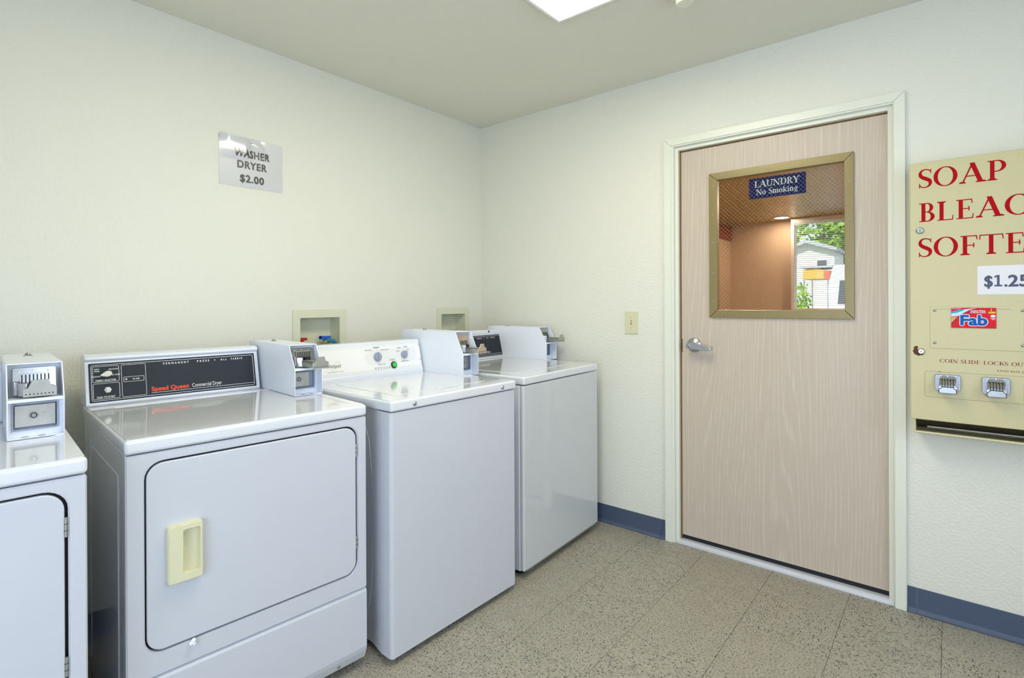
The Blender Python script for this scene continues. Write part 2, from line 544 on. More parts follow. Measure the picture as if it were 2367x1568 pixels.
def glyph(ch):
    g = []
    if ch == 'S': w = .56; g = _S(w)
    elif ch == 'O': w = .98; g = _arc(w/2, .5, w/2, .52, 0, 360, .18, .045, 40)
    elif ch == 'A':
        w = 1.0; g = _seg(.12, 0, .5, .97, .07)+_seg(.84, 0, .50, 1.03, .20)+_bar(.26, .68, .36)+_serif(.12, 0, .27)+_serif(.85, 0, .42)
    elif ch == 'P':
        w = .74; g = _stem(.2)+_serif(.2, 0, .38)+_bar(.02, .42, .975)+_bar(.2, .40, .44)+_arc(.38, .71, .34, .29, -90, 90)
    elif ch == 'B':
        w = .68; g = _stem(.2)+_bar(.02, .4, .975)+_bar(.02, .4, .025)+_bar(.2, .42, .52)+_arc(.36, .745, .25, .255, -90, 90, .15)+_arc(.37, .265, .30, .265, -90, 90, .17)
    elif ch == 'R':
        w = .80; g = _stem(.2)+_serif(.2, 0, .36)+_bar(.02, .4, .975)+_bar(.2, .40, .47)+_arc(.36, .73, .28, .27, -90, 90, .16)+_seg(.70, 0, .42, .48, .19)+_serif(.72, 0, .26)
    elif ch == 'L': w = .70; g = _stem(.2)+_serif(.2, 1, .36, -1)+_bar(.02, .66, .025)+_tip(.66, 0, .26)
    elif ch == 'E':
        w = .72; g = _stem(.2)+_bar(.02, .64, .975)+_bar(.2, .52, .52)+_bar(.02, .68, .025)+_tip(.68, 0, .26)+_tip(.64, 1, .78)+_tip(.53, .40, .52)+_tip(.53, .64, .52)
    elif ch == 'F':
        w = .68; g = _stem(.2)+_serif(.2, 0, .38)+_bar(.02, .66, .975)+_bar(.2, .54, .50)+_tip(.66, 1, .78)+_tip(.55, .38, .5)+_tip(.55, .62, .5)
    elif ch == 'T': w = .88; g = _stem(.44)+_serif(.44, 0, .38)+_bar(.02, .86, .975)+_tip(.88, 1, .74)+[((0, 1), (.05, 1), (.03, .74), (.0, .74))]
    elif ch == 'C': w = .92; g = _arc(.5, .5, .5, .52, 42, 318, .18, .045, 30)+[((.86, .95), (.90, .95), (.92, .68), (.88, .70))]+[((.86, .06), (.90, .10), (.92, .28), (.86, .22))]
    elif ch == 'G': w = .98; g = _arc(.5, .5, .5, .52, 42, 318, .18, .045, 30)+_stem(.84, .05, .42)+_serif(.84, .45, .30, -1)+[((.86, .95), (.90, .95), (.92, .68), (.88, .70))]
    elif ch == 'D': w = .90; g = _stem(.2)+_bar(.02, .42, .975)+_bar(.02, .42, .025)+_arc(.38, .5, .50, .5, -90, 90, .18)
    elif ch == 'I': w = .38; g = _stem(.19)+_serif(.19, 0, .36)+_serif(.19, 1, .36, -1)
    elif ch == 'H': w = .92; g = _stem(.2)+_stem(.72)+_bar(.2, .72, .51)+sum((_serif(x, y, .36, u) for x in (.2, .72) for y, u in ((0, 1), (1, -1))), [])
    elif ch == 'N': w = .96; g = _stem(.14, w=.06)+_stem(.82, w=.06)+_seg(.80, 0, .16, 1, .19)+_serif(.14, 0, .28)+_serif(.10, 1, .26, -1)+_serif(.82, 1, .28, -1)
    elif ch == 'M': w = 1.14; g = _stem(.14, w=.06)+_stem(.98)+_seg(.55, 0, .18, 1, .17)+_seg(.55, 0, .94, 1, .06)+_serif(.14, 0, .28)+_serif(.98, 0, .32)+_serif(.12, 1, .24, -1)+_serif(1.0, 1, .28, -1)
    elif ch == 'K': w = .88; g = _stem(.2)+_serif(.2, 0, .36)+_serif(.2, 1, .36, -1)+_seg(.28, .42, .74, 1, .07)+_seg(.76, 0, .40, .58, .19)+_serif(.78, 0, .28)+_serif(.74, 1, .26, -1)
    elif ch == 'U': w = .92; g = _stem(.18, .32, 1)+_stem(.76, .32, 1, .06)+_arc(.44, .34, .35, .36, 180, 360, .12, .05)+_serif(.18, 1, .34, -1)+_serif(.76, 1, .26, -1)
    elif ch == 'Y': w = .90; g = _stem(.45, 0, .48)+_seg(.45, .42, .14, 1, .19)+_seg(.45, .42, .78, 1, .07)+_serif(.45, 0, .36)+_serif(.14, 1, .34, -1)+_serif(.78, 1, .26, -1)
    elif ch == 'V': w = .92; g = _seg(.46, 0, .14, 1, .19)+_seg(.46, 0, .80, 1, .07)+_serif(.14, 1, .34, -1)+_serif(.80, 1, .26, -1)
    elif ch == 'W': w = 1.30; g = _seg(.42, 0, .14, 1, .18)+_seg(.42, 0, .66, .95, .06)+_seg(.90, 0, .64, 1, .18)+_seg(.90, 0, 1.16, 1, .06)+_serif(.14, 1, .32, -1)+_serif(.66, 1, .28, -1)+_serif(1.16, 1, .24, -1)
    elif ch == 'o': w = .60; g = _arc(.29, .33, .29, .35, 0, 360, .16, .05, 24)
    elif ch == 'm': w = .98; g = _stem(.15, 0, .66, .15)+_stem(.49, 0, .5, .15)+_stem(.83, 0, .5, .15)+_arc(.36, .42, .205, .25, 0, 150, .15, .09)+_arc(.70, .42, .205, .25, 0, 150, .15, .09)+sum((_serif(x, 0, .27) for x in (.15, .49, .83)), [])
    elif ch == 'k': w = .64; g = _stem(.15, 0, 1, .15)+_serif(.15, 0, .28)+_seg(.2, .25, .50, .66, .07)+_seg(.54, 0, .30, .42, .17)+_serif(.54, 0, .22)+_serif(.50, .66, .22, -1)
    elif ch == 'i': w = .32; g = _stem(.16, 0, .66, .15)+_serif(.16, 0, .28)+_serif(.12, .66, .16, -1)+_arc(.16, .88, .09, .09, 0, 360, .089, .089, 12)
    elif ch == 'n': w = .66; g = _stem(.15, 0, .66, .15)+_stem(.50, 0, .48, .15)+_arc(.36, .42, .215, .25, 0, 150, .15, .09)+_serif(.15, 0, .28)+_serif(.50, 0, .28)
    elif ch == 'g': w = .58; g = _arc(.27, .42, .22, .25, 0, 360, .13, .05, 20)+_stroke([(.22, .2), (.12, .12), (.2, .05), (.42, .0), (.5, -.12), (.3, -.24), (.08, -.18), (.08, -.06), (.2, .03)], [.05, .07, .09, .12, .12, .06, .06, .06, .06])+_stroke([(.42, .62), (.56, .66)], [.05, .09])
    elif ch == '.': w = .24; g = _arc(.12, .08, .08, .08, 0, 360, .079, .079, 10)
    else: w = .42
    return g, w
def serif_text(b, txt, mtx, u, v, cap, sx=1., track=.07, lift=.0005, fit=None):
    """left-aligned; fit = wanted width in metres"""
    gl = [glyph(c) for c in txt]
    tot = sum(w for _, w in gl) + track*(len(gl)-1)
    if fit:
        sx = fit/(tot*cap)
    x = 0
    for k, (g, w) in enumerate(gl):
        b.flat([[(u+(x+p[0])*cap*sx, v+p[1]*cap) for p in poly] for poly in g], mtx, lift)
        x += w+track
    return b

# ================================================================== SETTING
def wall_slab(name, axis, pos0, pos1, a0, a1, z0, z1, holes, m, kind='structure'):
    """wall perpendicular to axis between pos0 and pos1, running a0..a1, with rectangular holes (a0,a1,z0,z1)"""
    A = sorted(set([a0, a1]+[h for q in holes for h in q[:2]]))
    Z = sorted(set([z0, z1]+[h for q in holes for h in q[2:]]))
    b = B()
    bm = b.bm
    cache = {}
    def V(p, a, z):
        k = (p, a, z)
        if k not in cache:
            cache[k] = bm.verts.new((p, a, z) if axis == 'x' else (a, p, z))
        return cache[k]
    def solid(i, j):
        if i < 0 or j < 0 or i >= len(A)-1 or j >= len(Z)-1:
            return False
        ca, cz = (A[i]+A[i+1])/2, (Z[j]+Z[j+1])/2
        return not any(h[0] < ca < h[1] and h[2] < cz < h[3] for h in holes)
    for i in range(len(A)-1):
        for j in range(len(Z)-1):
            if not solid(i, j):
                continue
            q = [(A[i], Z[j]), (A[i+1], Z[j]), (A[i+1], Z[j+1]), (A[i], Z[j+1])]
            for p in (pos0, pos1):
                bm.faces.new([V(p, *t) for t in q])
            for (di, dj, e) in ((0, -1, 0), (1, 0, 1), (0, 1, 2), (-1, 0, 3)):
                if not solid(i+di, j+dj):
                    s_, t_ = q[e], q[(e+1) % 4]
                    bm.faces.new([V(pos0, *s_), V(pos0, *t_), V(pos1, *t_), V(pos1, *s_)])
    bmesh.ops.recalc_face_normals(bm, faces=bm.faces)
    return tag(b.build(name, m, smooth=False), kind=kind)

XR, YR = -3.95, -3.78                         # far sides of the laundry room (behind the camera)
BOX1 = (-1.318, -1.090, 1.00, 1.180)          # recess of the first supply box
BOX2 = (-.378, -.160, 1.00, 1.182)
wall_slab('wall_left', 'y', 0, .14, XR, 0.14, 0, H, [BOX1, BOX2], 'wall')
wall_slab('wall_right', 'x', 0, .14, YR, 0, 0, H, [(-2.318, -1.340, 0, 2.075)], 'wall')
wall_slab('wall_rear', 'y', YR-.14, YR, XR, .14, 0, H, [(-2.5, -1.0, .80, 2.10)], 'wall')
wall_slab('wall_near', 'x', XR-.14, XR, YR-.14, .14, 0, H, [(-2.9, -1.7, 0.02, 2.05)], 'wall')
tag(B().box(XR-.14, 6.0, YR-.14, .6, H, H+.12).build('ceiling', 'ceiling', smooth=False), kind='structure')
# hall beyond the laundry door
tag(B().box(.141, 5.58, -2.9, .08, H-.036, H-.001).build('ceiling_hall', 'hallceil', smooth=False), kind='structure')
tag(B().box(.141, 5.7, -2.9, .2, -.05, 0).build('floor_hall', 'hallfloor', smooth=False), kind='structure')
wall_slab('wall_hall_left', 'y', .08, .20, .14, 5.70, 0, H-.036, [], 'hallwall')
wall_slab('wall_hall_far', 'x', 5.58, 5.70, -.79, .08, 0, H-.036, [], 'hallwall')
wall_slab('wall_hall_window', 'x', 5.43, 5.49, -2.9, -.783, 0, H-.036, [(-1.42, -.80, 1.14, 2.35)], 'hallwall')
wall_slab('wall_hall_return', 'y', -.782, -.775, 5.43, 5.58, 0, H-.036, [], 'hallwall')
wall_slab('wall_hall_right', 'y', -3.0, -2.9, .14, 5.49, 0, H-.036, [], 'hallwall')
wall_slab('wall_hall_near', 'x', .1405, .15, -2.9, .08, 0, H-.036, [(-2.318, -1.340, 0, 2.075)], 'hallwall')

# windows of the laundry room itself, behind the camera
def plain_window(name, axis, pos, a0, a1, z0, z1):
    e = tag(empty(name, (pos, (a0+a1)/2, z0) if axis == 'x' else ((a0+a1)/2, pos, z0)), kind='structure')
    o = [(a0, z0), (a1, z0), (a1, z1), (a0, z1)]; w = .05
    i = [(a0+w, z0+w), (a1-w, z0+w), (a1-w, z1-w), (a0+w, z1-w)]
    sh = -Vector(e.location)
    B().ring(o, i, axis, pos-.03, pos+.03).build('window_frame', 'halltrim', e, sh, smooth=False)
    b = B()
    if axis == 'x': b.box(pos-.003, pos+.003, a0+w, a1-w, z0+w, z1-w)
    else: b.box(a0+w, a1-w, pos-.003, pos+.003, z0+w, z1-w)
    b.build('pane', 'glass', e, sh, smooth=False)
plain_window('window_2', 'y', YR-.09, -2.5, -1.0, .80, 2.10)
plain_window('door_2', 'x', XR-.09, -2.9, -1.7, .02, 2.05)

# floor: sub-floor with one object per 12-inch vinyl tile
fl = tag(B().box(XR-.14, .14, YR-.14, .14, -.06, -.0032).build('floor', 'trim_dark', smooth=False), kind='structure')
TS = .305
tile_me = None
def tile_mesh():
    g = .0006
    b = B().box(-TS/2+g, TS/2-g, -TS/2+g, TS/2-g, -.003, 0, .0005, 1)
    o = b.build('tile', 'tile')
    return o
proto = tile_mesh()
X0, Y0 = -1.146+TS/2, -1.222-TS/2
first = True
for i in range(-10, 5):
    for j in range(-9, 5):
        x, y = X0+i*TS, Y0+j*TS
        if x+TS/2 > .05+TS or x-TS/2 < XR-TS or y-TS/2 < YR-TS or y+TS/2 > TS:
            continue
        if x > .14 or y > .05 or x < XR or y < YR: continue
        if first: o = proto; first = False
        else:
            o = proto.copy(); COL.objects.link(o)
        o.parent = fl
        o.location = (x, y, random.uniform(-.0003, 0))
        o.rotation_euler = (0, 0, math.pi/2*((i+j) % 2))

# skirting: cove base strips, each its own piece
def skirting(name, pieces, axis):
    e = tag(empty(name), kind='structure')
    for a0, a1 in pieces:
        prof = [(-.0005, .0), (-.016, .0), (-.017, .003), (-.0085, .010), (-.004, .020), (-.003, .097), (-.0022, .100), (-.0005, .100)]
        b = B().prism(prof, 'y' if axis == 'x' else 'x', a0, a1) if axis == 'x' else B().prism(prof, 'x', a0, a1)
        b.build('strip', 'base', e)
skirting('baseboard_right', [(-1.287, -.002), (-1.3165, -1.2885), (-2.363, -2.3335), (-3.78, -2.3645)], 'x')
skirting('baseboard_left', [(-3.94, -1.5), (-1.499, -.018)], 'y')

# casing (trim), jamb, door
tr = tag(empty('trim_1', (-.01, -1.824, 0)), kind='structure')
sh = (.01, 1.824, 0)
yo0, yi0, yo1, yi1, zo, zi = -1.3175, -1.354, -2.3315, -2.294, 2.0905, 2.054
B().prism([(yo0, 0), (yi0, 0), (yi0, zi), (yo0, zo)], 'x', -.018, 0, .0016).build('casing', 'trim', tr, sh)
B().prism([(yo1, 0), (yi1, 0), (yi1, zi), (yo1, zo)], 'x', -.018, 0, .0016).build('casing', 'trim', tr, sh)
B().prism([(yo0-.0006, zo), (yi0-.0004, zi+.0004), (yi1+.0004, zi+.0004), (yo1+.0006, zo)], 'x', -.0175, 0, .0014).build('casing', 'trim', tr, sh)
# stepped jamb: outer bead and stop
def ushape(y0, y1, z, w, x0, x1):
    return B().box(x0, x1, y0-w, y0, 0, z, .0012, 1).box(x0, x1, y1, y1+w, 0, z, .0012, 1).box(x0+.0002, x1-.0002, y1+.0005, y0-.0005, z-w, z+.0002, .0012, 1)
ushape(-1.3405, -2.3175, 2.0745, .027, -.012, .10).build('jamb', 'trim', tr, sh)
ushape(-1.3670, -2.2900, 2.0480, .018, .006, .10).build('stop', 'trim', tr, sh)
B().box(.0255, .055, -1.3915, -1.3855, 0, 2.03).box(.033, .055, -2.266, -1.391, 2.0235, 2.0305).build('weather_seal', mat('brown_seal', rgb(120, 82, 34), .7), tr, sh, smooth=False)

D = tag(empty('door_1', (.05, -1.829, 0)), kind='structure')
sh = (-.05, 1.829, 0)
wo = (-2.153, -1.537, 1.168, 1.887)           # outer edge of the vision frame
wi = (-2.118, -1.577, 1.206, 1.851)
dy0, dy1, dz0, dz1 = -2.2715, -1.3915, .040, 2.0225
lo = [(dy0, dz0), (dy1, dz0), (dy1, dz1), (dy0, dz1)]
li = [(wi[0]-.012, wi[2]-.012), (wi[1]+.012, wi[2]-.012), (wi[1]+.012, wi[3]+.012), (wi[0]-.012, wi[3]+.012)]
B().ring(lo, li, 'x', .030, .074).build('door_leaf', 'wood', D, sh, smooth=False)
B().box(.036, .068, dy0+.001, dy1-.001, .0175, dz0+.001).build('gap_dark_strip', 'black', D, sh, smooth=False)  # black strip added as the dark gap; keeps hall light from leaking
# vision frame: four mitred bars with screws
fo = [(wo[0], wo[2]), (wo[1], wo[2]), (wo[1], wo[3]), (wo[0], wo[3])]
fi = [(wi[0], wi[2]), (wi[1], wi[2]), (wi[1], wi[3]), (wi[0], wi[3])]
scr = {0: [-1.60, -1.80, -2.06], 2: [-1.60, -1.81, -2.06], 1: [1.25, 1.39, 1.54, 1.68, 1.82], 3: [1.25, 1.42, 1.60, 1.76, 1.86]}
for k in range(4):
    a, b_, c, d = fo[k], fo[(k+1) % 4], fi[(k+1) % 4], fi[k]
    def ins(p, q, t=.0006):
        return (p[0]+(q[0]-p[0])*0+(t if (k in (0, 2) and p[0] < -1.8) else (-t if k in (0, 2) else 0)), p[1]+(t if (k in (1, 3) and p[1] < 1.5) else (-t if k in (1, 3) else 0)))
    pts = [ins(a, 0 and 0 or a), ins(b_, b_), ins(c, c), ins(d, d)]
    fr = B().prism(pts, 'x', .018, .030, .002).prism([d, c, (c[0]*.999+(-1.8475)*.001, c[1]*.999+1.5285*.001), (d[0]*.999+(-1.8475)*.001, d[1]*.999+1.5285*.001)], 'x', .028, .050).build('window_frame', 'bronze', D, sh)
    for s_ in scr[k]:
        if k == 0: p = (.018, s_, (wo[2]+wi[2])/2)
        elif k == 2: p = (.018, s_, (wo[3]+wi[3])/2)
        elif k == 1: p = (.018, (wo[1]+wi[1])/2, s_)
        else: p = (.018, (wo[0]+wi[0])/2, s_)
        B().lathe([(.0042, 0), (.0042, .0006), (.0030, .0012), (.0012, .0012), (.001, .0004), (0, .0004)], p, '-x', 12).build('screw', 'bronze_screw', fr, sh)
gl = B().box(.050, .056, wi[0]-.008, wi[1]+.008, wi[2]-.008, wi[3]+.008).build('window_pane', 'glass', D, sh, smooth=False)
wm = B()
cy_, cz_, hy, hz = (wi[0]+wi[1])/2, (wi[2]+wi[3])/2, (wi[1]-wi[0])/2, (wi[3]-wi[2])/2
sp = .0136*math.sqrt(2)
for sgn in (1, -1):
    k = -60
    while k < 60:
        c0 = k*sp                                # line: v = sgn*u + c0
        us = [max(-hy, min(hy, u)) for u in ((-hz-c0)*sgn, (hz-c0)*sgn)]
        u0, u1 = sorted(us)
        if u1-u0 > .004:
            p0, p1 = Vector((.053, cy_+u0, cz_+sgn*u0+c0)), Vector((.053, cy_+u1, cz_+sgn*u1+c0))
            wm.tube([p0, p1], .00030, 4)
        k += 1
tag(wm.build('wire_mesh', mat('pale_wire', (.50, .40, .27, 1), .45, metal=.3), D, sh, smooth=False), 'diamond wire mesh cast in the glass', kind='stuff')
# lever lock
lv = B().lathe([(.037, 0), (.037, .003), (.034, .007), (.018, .016), (.016, .018), (.0125, .018), (.0125, .045), (.010, .052)], (.030, -1.4575, 1.026), '-x', 32)
lv.build('rosette', 'steel', D, sh)
a = R(-5)
lm = Matrix.Translation((-.022, -1.4575, 1.026)) @ Matrix.Rotation(a, 4, 'X')
lev = B()
lev.prism([(.020, -.013), (.024, 0), (.018, .014), (-.01, .016), (-.085, .004), (-.098, -.001), (-.098, -.016), (-.08, -.019), (.005, -.017)], 'x', -.008, .008, .003, 2, mtx=Matrix.Translation((-.020, -1.4575, 1.026)) @ Matrix.Rotation(R(3), 4, 'X'))
lev.box(-.026, .004, -1.5585, -1.5500, 1.006, 1.0215, .002)
lo_ = lev.build('door_handle', 'steel', D, sh)
B().lathe([(.010, 0), (.010, .002), (.0075, .003), (.0075, .0015), (.005, .0015), (.004, .004), (0, .004)], (-.0275, -1.4475, 1.024), '-x', 20).build('thumb_turn', 'chrome', lo_, sh)
B().box(.029, .034, -1.3945, -1.3905, .985, 1.055).build('latch_plate', 'black', D, sh, smooth=False)
# threshold and dark gap under the door
tag(B().prism([(-.004, 0), (-.002, .012), (.012, .018), (.10, .018), (.12, 0)], 'y', -2.289, -1.368, .001).build('trim_2', 'sweep'), kind='structure')

# ================================================================== supply boxes
def supply_box(bx, label, hose, first=True):
    x0, x1, z0, z1 = bx
    e = tag(empty('washer_supply_box', ((x0+x1)/2, 0, z0)), label, 'outlet box', 'recessed washer supply boxes')
    sh = (-(x0+x1)/2, 0, -z0)
    o = rrect(x0-.034, x1+.034, z0-.03, z1+.036, .004, 3); i = rrect(x0+.004, x1-.004, z0+.004, z1-.004, .006, 3)
    B().ring(o, i, 'y', -.007, .0).build('flange', 'boxcream', e, sh)
    B().ring([(x0+.0005, z0+.0005), (x1-.0005, z0+.0005), (x1-.0005, z1-.0005), (x0+.0005, z1-.0005)], [(x0+.0047, z0+.0047), (x1-.0047, z0+.0047), (x1-.0047, z1-.0047), (x0+.0047, z1-.0047)], 'y', -.0065, .085).box(x0+.0005, x1-.0005, .085, .088, z0+.0005, z1-.0005).build('recess', 'boxcream', e, sh, smooth=False)
    return e, sh
e, sh = supply_box(BOX1, 'ivory recessed supply box with red and blue taps, above the first washer', True)
def valve(e, sh, x, z, m, first):
    v = B().lathe([(.010, 0), (.011, .004), (.011, .012), (.014, .014), (.014, .030), (.009, .032), (.008, .05)], (x, .045, z-.045), 'z', 16)
    v.lathe([(.013, 0), (.013, .012), (.010, .014)], (x+.004, .034, z-.012), '-y', 12)
    o = v.build('valve', 'brass', e, sh)
    B().box(x-.026, x+.026, .026, .054, z+.006, z+.020, .003).box(x-.010, x+.010, .030, .050, z-.004, z+.010, .002).box(x-.026, x-.018, .024, .056, z+.002, z+.022, .002).build('tap_handle', m, o, sh)
    return o
valve(e, sh, -1.283, 1.055, 'redvalve', True)
v2 = valve(e, sh, -1.152, 1.058, 'bluevalve', True)
B().tube([(-1.150, .03, 1.052), (-1.138, .015, 1.055), (-1.122, .012, 1.050), (-1.108, .015, 1.035), (-1.104, .02, 1.01)], .010, 10).build('hose', 'hose', e, sh)
e, sh = supply_box(BOX2, 'ivory recessed supply box with one deep blue tap, nearest the room corner', True)
valve(e, sh, -.226, 1.052, 'bluecap', True)

# ================================================================== machines
class Machine:
    """part coordinates: x from the left front corner, y towards the wall, z up"""
    def __init__(s, name, fl, ang, w, d, label, cat, group):
        s.w, s.d = w, d
        g = R(ang)
        c = Vector((w/2*math.cos(g)-d/2*math.sin(g), w/2*math.sin(g)+d/2*math.cos(g), 0))
        s.e = tag(empty(name, Vector((fl[0], fl[1], 0))+c, g), label, cat, group)
        s.sh = (-w/2, -d/2, 0)
    def part(s, b, name, m, parent=None, smooth=True, label=None):
        return tag(b.build(name, m, parent or s.e, s.sh, smooth), label)

def coin_box(mc, x0, x1, yf, yb, z0, h, ext, mplate='chrome', lockx=None, hollow=False, label=None):
    """white meter case with slanted brow, shelf, coin slide and cash drawer"""
    t = .0028
    zs = z0+.100
    prof = [(yf, z0), (yf, zs), (yf+.052, z0+h), (yb, z0+h), (yb, z0)]
    b = B()
    b.prism(prof, 'x', x0, x0+t, .0008, 1).prism(prof, 'x', x1-t, x1, .0008, 1)
    b.prism([(yf+.052, z0+h-t), (yf+.052, z0+h), (yb, z0+h), (yb, z0+h-t)], 'x', x0+t*.9, x1-t*.9)
    b.prism([(yf+.001, z0), (yf+.001, z0+t), (yb, z0+t), (yb, z0)], 'x', x0+t*.9, x1-t*.9)
    b.box(x0+t, x1-t, yf+.002, yf+.07, zs-.003, zs+.0015)
    b.box(x0+t, x1-t, yf+.001, yf+.004, zs-.006, zs-.001)
    cav = .075 if hollow else .052
    b.box(x0+t, x1-t, yf+.078, yb-.001, z0+t, z0+h-t)
    # lower frame around the drawer
    dpt = .045 if hollow else .018
    b.ring([(x0+t, z0+t), (x1-t, z0+t), (x1-t, zs-.003), (x0+t, zs-.003)],
           [(x0+.010, z0+.020), (x1-.012, z0+.020), (x1-.012, zs-.010), (x0+.010, zs-.010)], 'y', yf+dpt, yf+dpt+.004)
    box = mc.part(b, 'coin_box', 'powder', label=label)
    P = lambda bb, n, m, **k: mc.part(bb, n, m, box, **k)
    # cash drawer
    P(B().ring(rrect(x0+.009, x1-.011, z0+.019, zs-.009, .003, 2), rrect(x0+.013, x1-.015, z0+.023, zs-.013, .002, 2), 'y', yf+dpt-.003, yf+dpt+.02).box(x0+.012, x1-.014, yf+dpt+.010, yf+dpt+.014, z0+.022, zs-.012), 'drawer_frame', 'knob_grey')
    P(B().box(x0+.015, x1-(.030 if hollow else .017), yf+dpt+.004, yf+dpt+.0095, z0+.027, zs-.017, .001, 1), 'cash_drawer', 'dullsteel')
    lx = lockx if lockx else (x0+x1)/2-.004
    P(B().lathe([(.0095, 0), (.0095, .003), (.0085, .004), (.0072, .004), (.0072, .002)], (lx, yf+dpt+.004, z0+.056), '-y', 24), 'lock_ring', 'steel')
    P(B().lathe([(.0070, 0), (.0070, .0035)], (lx, yf+dpt+.004, z0+.056), '-y', 20), 'lock_gap', 'black')
    P(B().lathe([(.0055, 0), (.0055, .004), (.0045, .005), (0, .005)], (lx, yf+dpt+.004, z0+.056), '-y', 20), 'lock_core', 'chrome')
    # holes in the floor of the case
    for hx in (x0+.035, x0+.067):
        P(B().lathe([(.0075, 0), (.0075, .0006)], (hx, yf+.010, z0+t), 'z', 16), 'bolt_hole', 'knob_grey')
    # top fastener
    P(B().lathe([(.011, 0), (.011, .002), (.007, .0035), (.006, .007), (.0045, .009), (0, .0095)], ((x0+x1)/2, min(yf+.33, yb-.04), z0+h), 'z', 20), 'top_bolt', 'chrome')
    # coin mechanism
    xa, xb = x0+.013, x1-.013
    ty = yf+.052
    tm = Matrix.Translation((0, ty, zs+.016)) @ Matrix.Rotation(R(-9), 4, 'X')
    fp = B().prism(rrect(xa, xb, 0, h-.128, .005, 3), 'y', -.0025, .0, .0006, 1, mtx=tm)
    fp.prism(rrect(xa+.014, xb-.012, .022, .046, .003, 3), 'y', -.010, -.002, .002, 2, mtx=tm)
    P(fp, 'slide_plate', mplate)
    sl = B()
    n = 8
    for k in range(n):
        xx = xa+.018+(xb-xa-.034)*k/(n-1)
        sl.box(xx-.0013, xx+.0013, -.0108, -.0095, .019, .043, mtx=tm)
    tag(P(sl, 'coin_slots', 'black', smooth=False), kind='stuff')
    for xx, zz in ((xa+.012, h-.138), ((xa+xb)/2-.004, h-.136), (xb-.016, h-.138)):
        P(B().lathe([(.0024, 0), (.0022, .0012), (0, .0015)], (xx, -.0025, zz), '-y', 10, mtx=tm), 'screw', 'steel')
    # bent guide at the left, and the slide tray with its push tab
    gd = B().tube([(xa+.006, ty-.010, zs+.010), (xa+.006, ty-.012, zs+.044)], .007, 12)
    gd.prism([(xa+.010, ty-.018), (xa+.026, ty-.030), (xa+.030, ty-.028), (xa+.020, ty-.002), (xa+.008, ty-.002)], 'z', zs+.006, zs+.040, .001, 1)
    P(gd, 'slide_guide', 'steel')
    hy = yf+.012-ext                                # push tab plane
    zt = zs+.041
    hx0, hx1 = xa+.022, xb-.002
    td = B().box(hx0+.002, hx1-.004, hy, ty-.004, zt-.016, zt-.012).box(hx0+.002, hx0+.006, hy, ty-.004, zt-.032, zt-.012).box(hx1-.012, hx1-.008, hy, ty-.004, zt-.032, zt-.012)
    P(td, 'slide_tray', 'dullsteel', smooth=False)
    tb = B().prism([(hx0-.004, zt-.036), (hx1, zt-.036), (hx1, zt-.012), (hx1-.012, zt-.008), (hx1-.016, zt+.008), (hx0+.014, zt+.008), (hx0+.006, zt-.012), (hx0-.004, zt-.014)], 'y', hy-.003, hy, .0008, 1)
    P(tb, 'slide_handle', 'copperish' if mplate == 'copperish' else 'dullsteel')
    th = B()
    for k in range(8):
        xx = hx0+.002+(hx1-hx0-.010)*k/7
        th.box(xx-.0014, xx+.0014, hy-.0034, hy-.0030, zt-.0305, zt-.0275)
    tag(P(th, 'punched_holes', 'black', smooth=False), kind='stuff')
    P(B().box((x0+x1)/2+.004, (x0+x1)/2+.026, ty-.012, ty-.010, zs+.008, zs+.040), 'chute_opening', 'black', smooth=False)
    return box

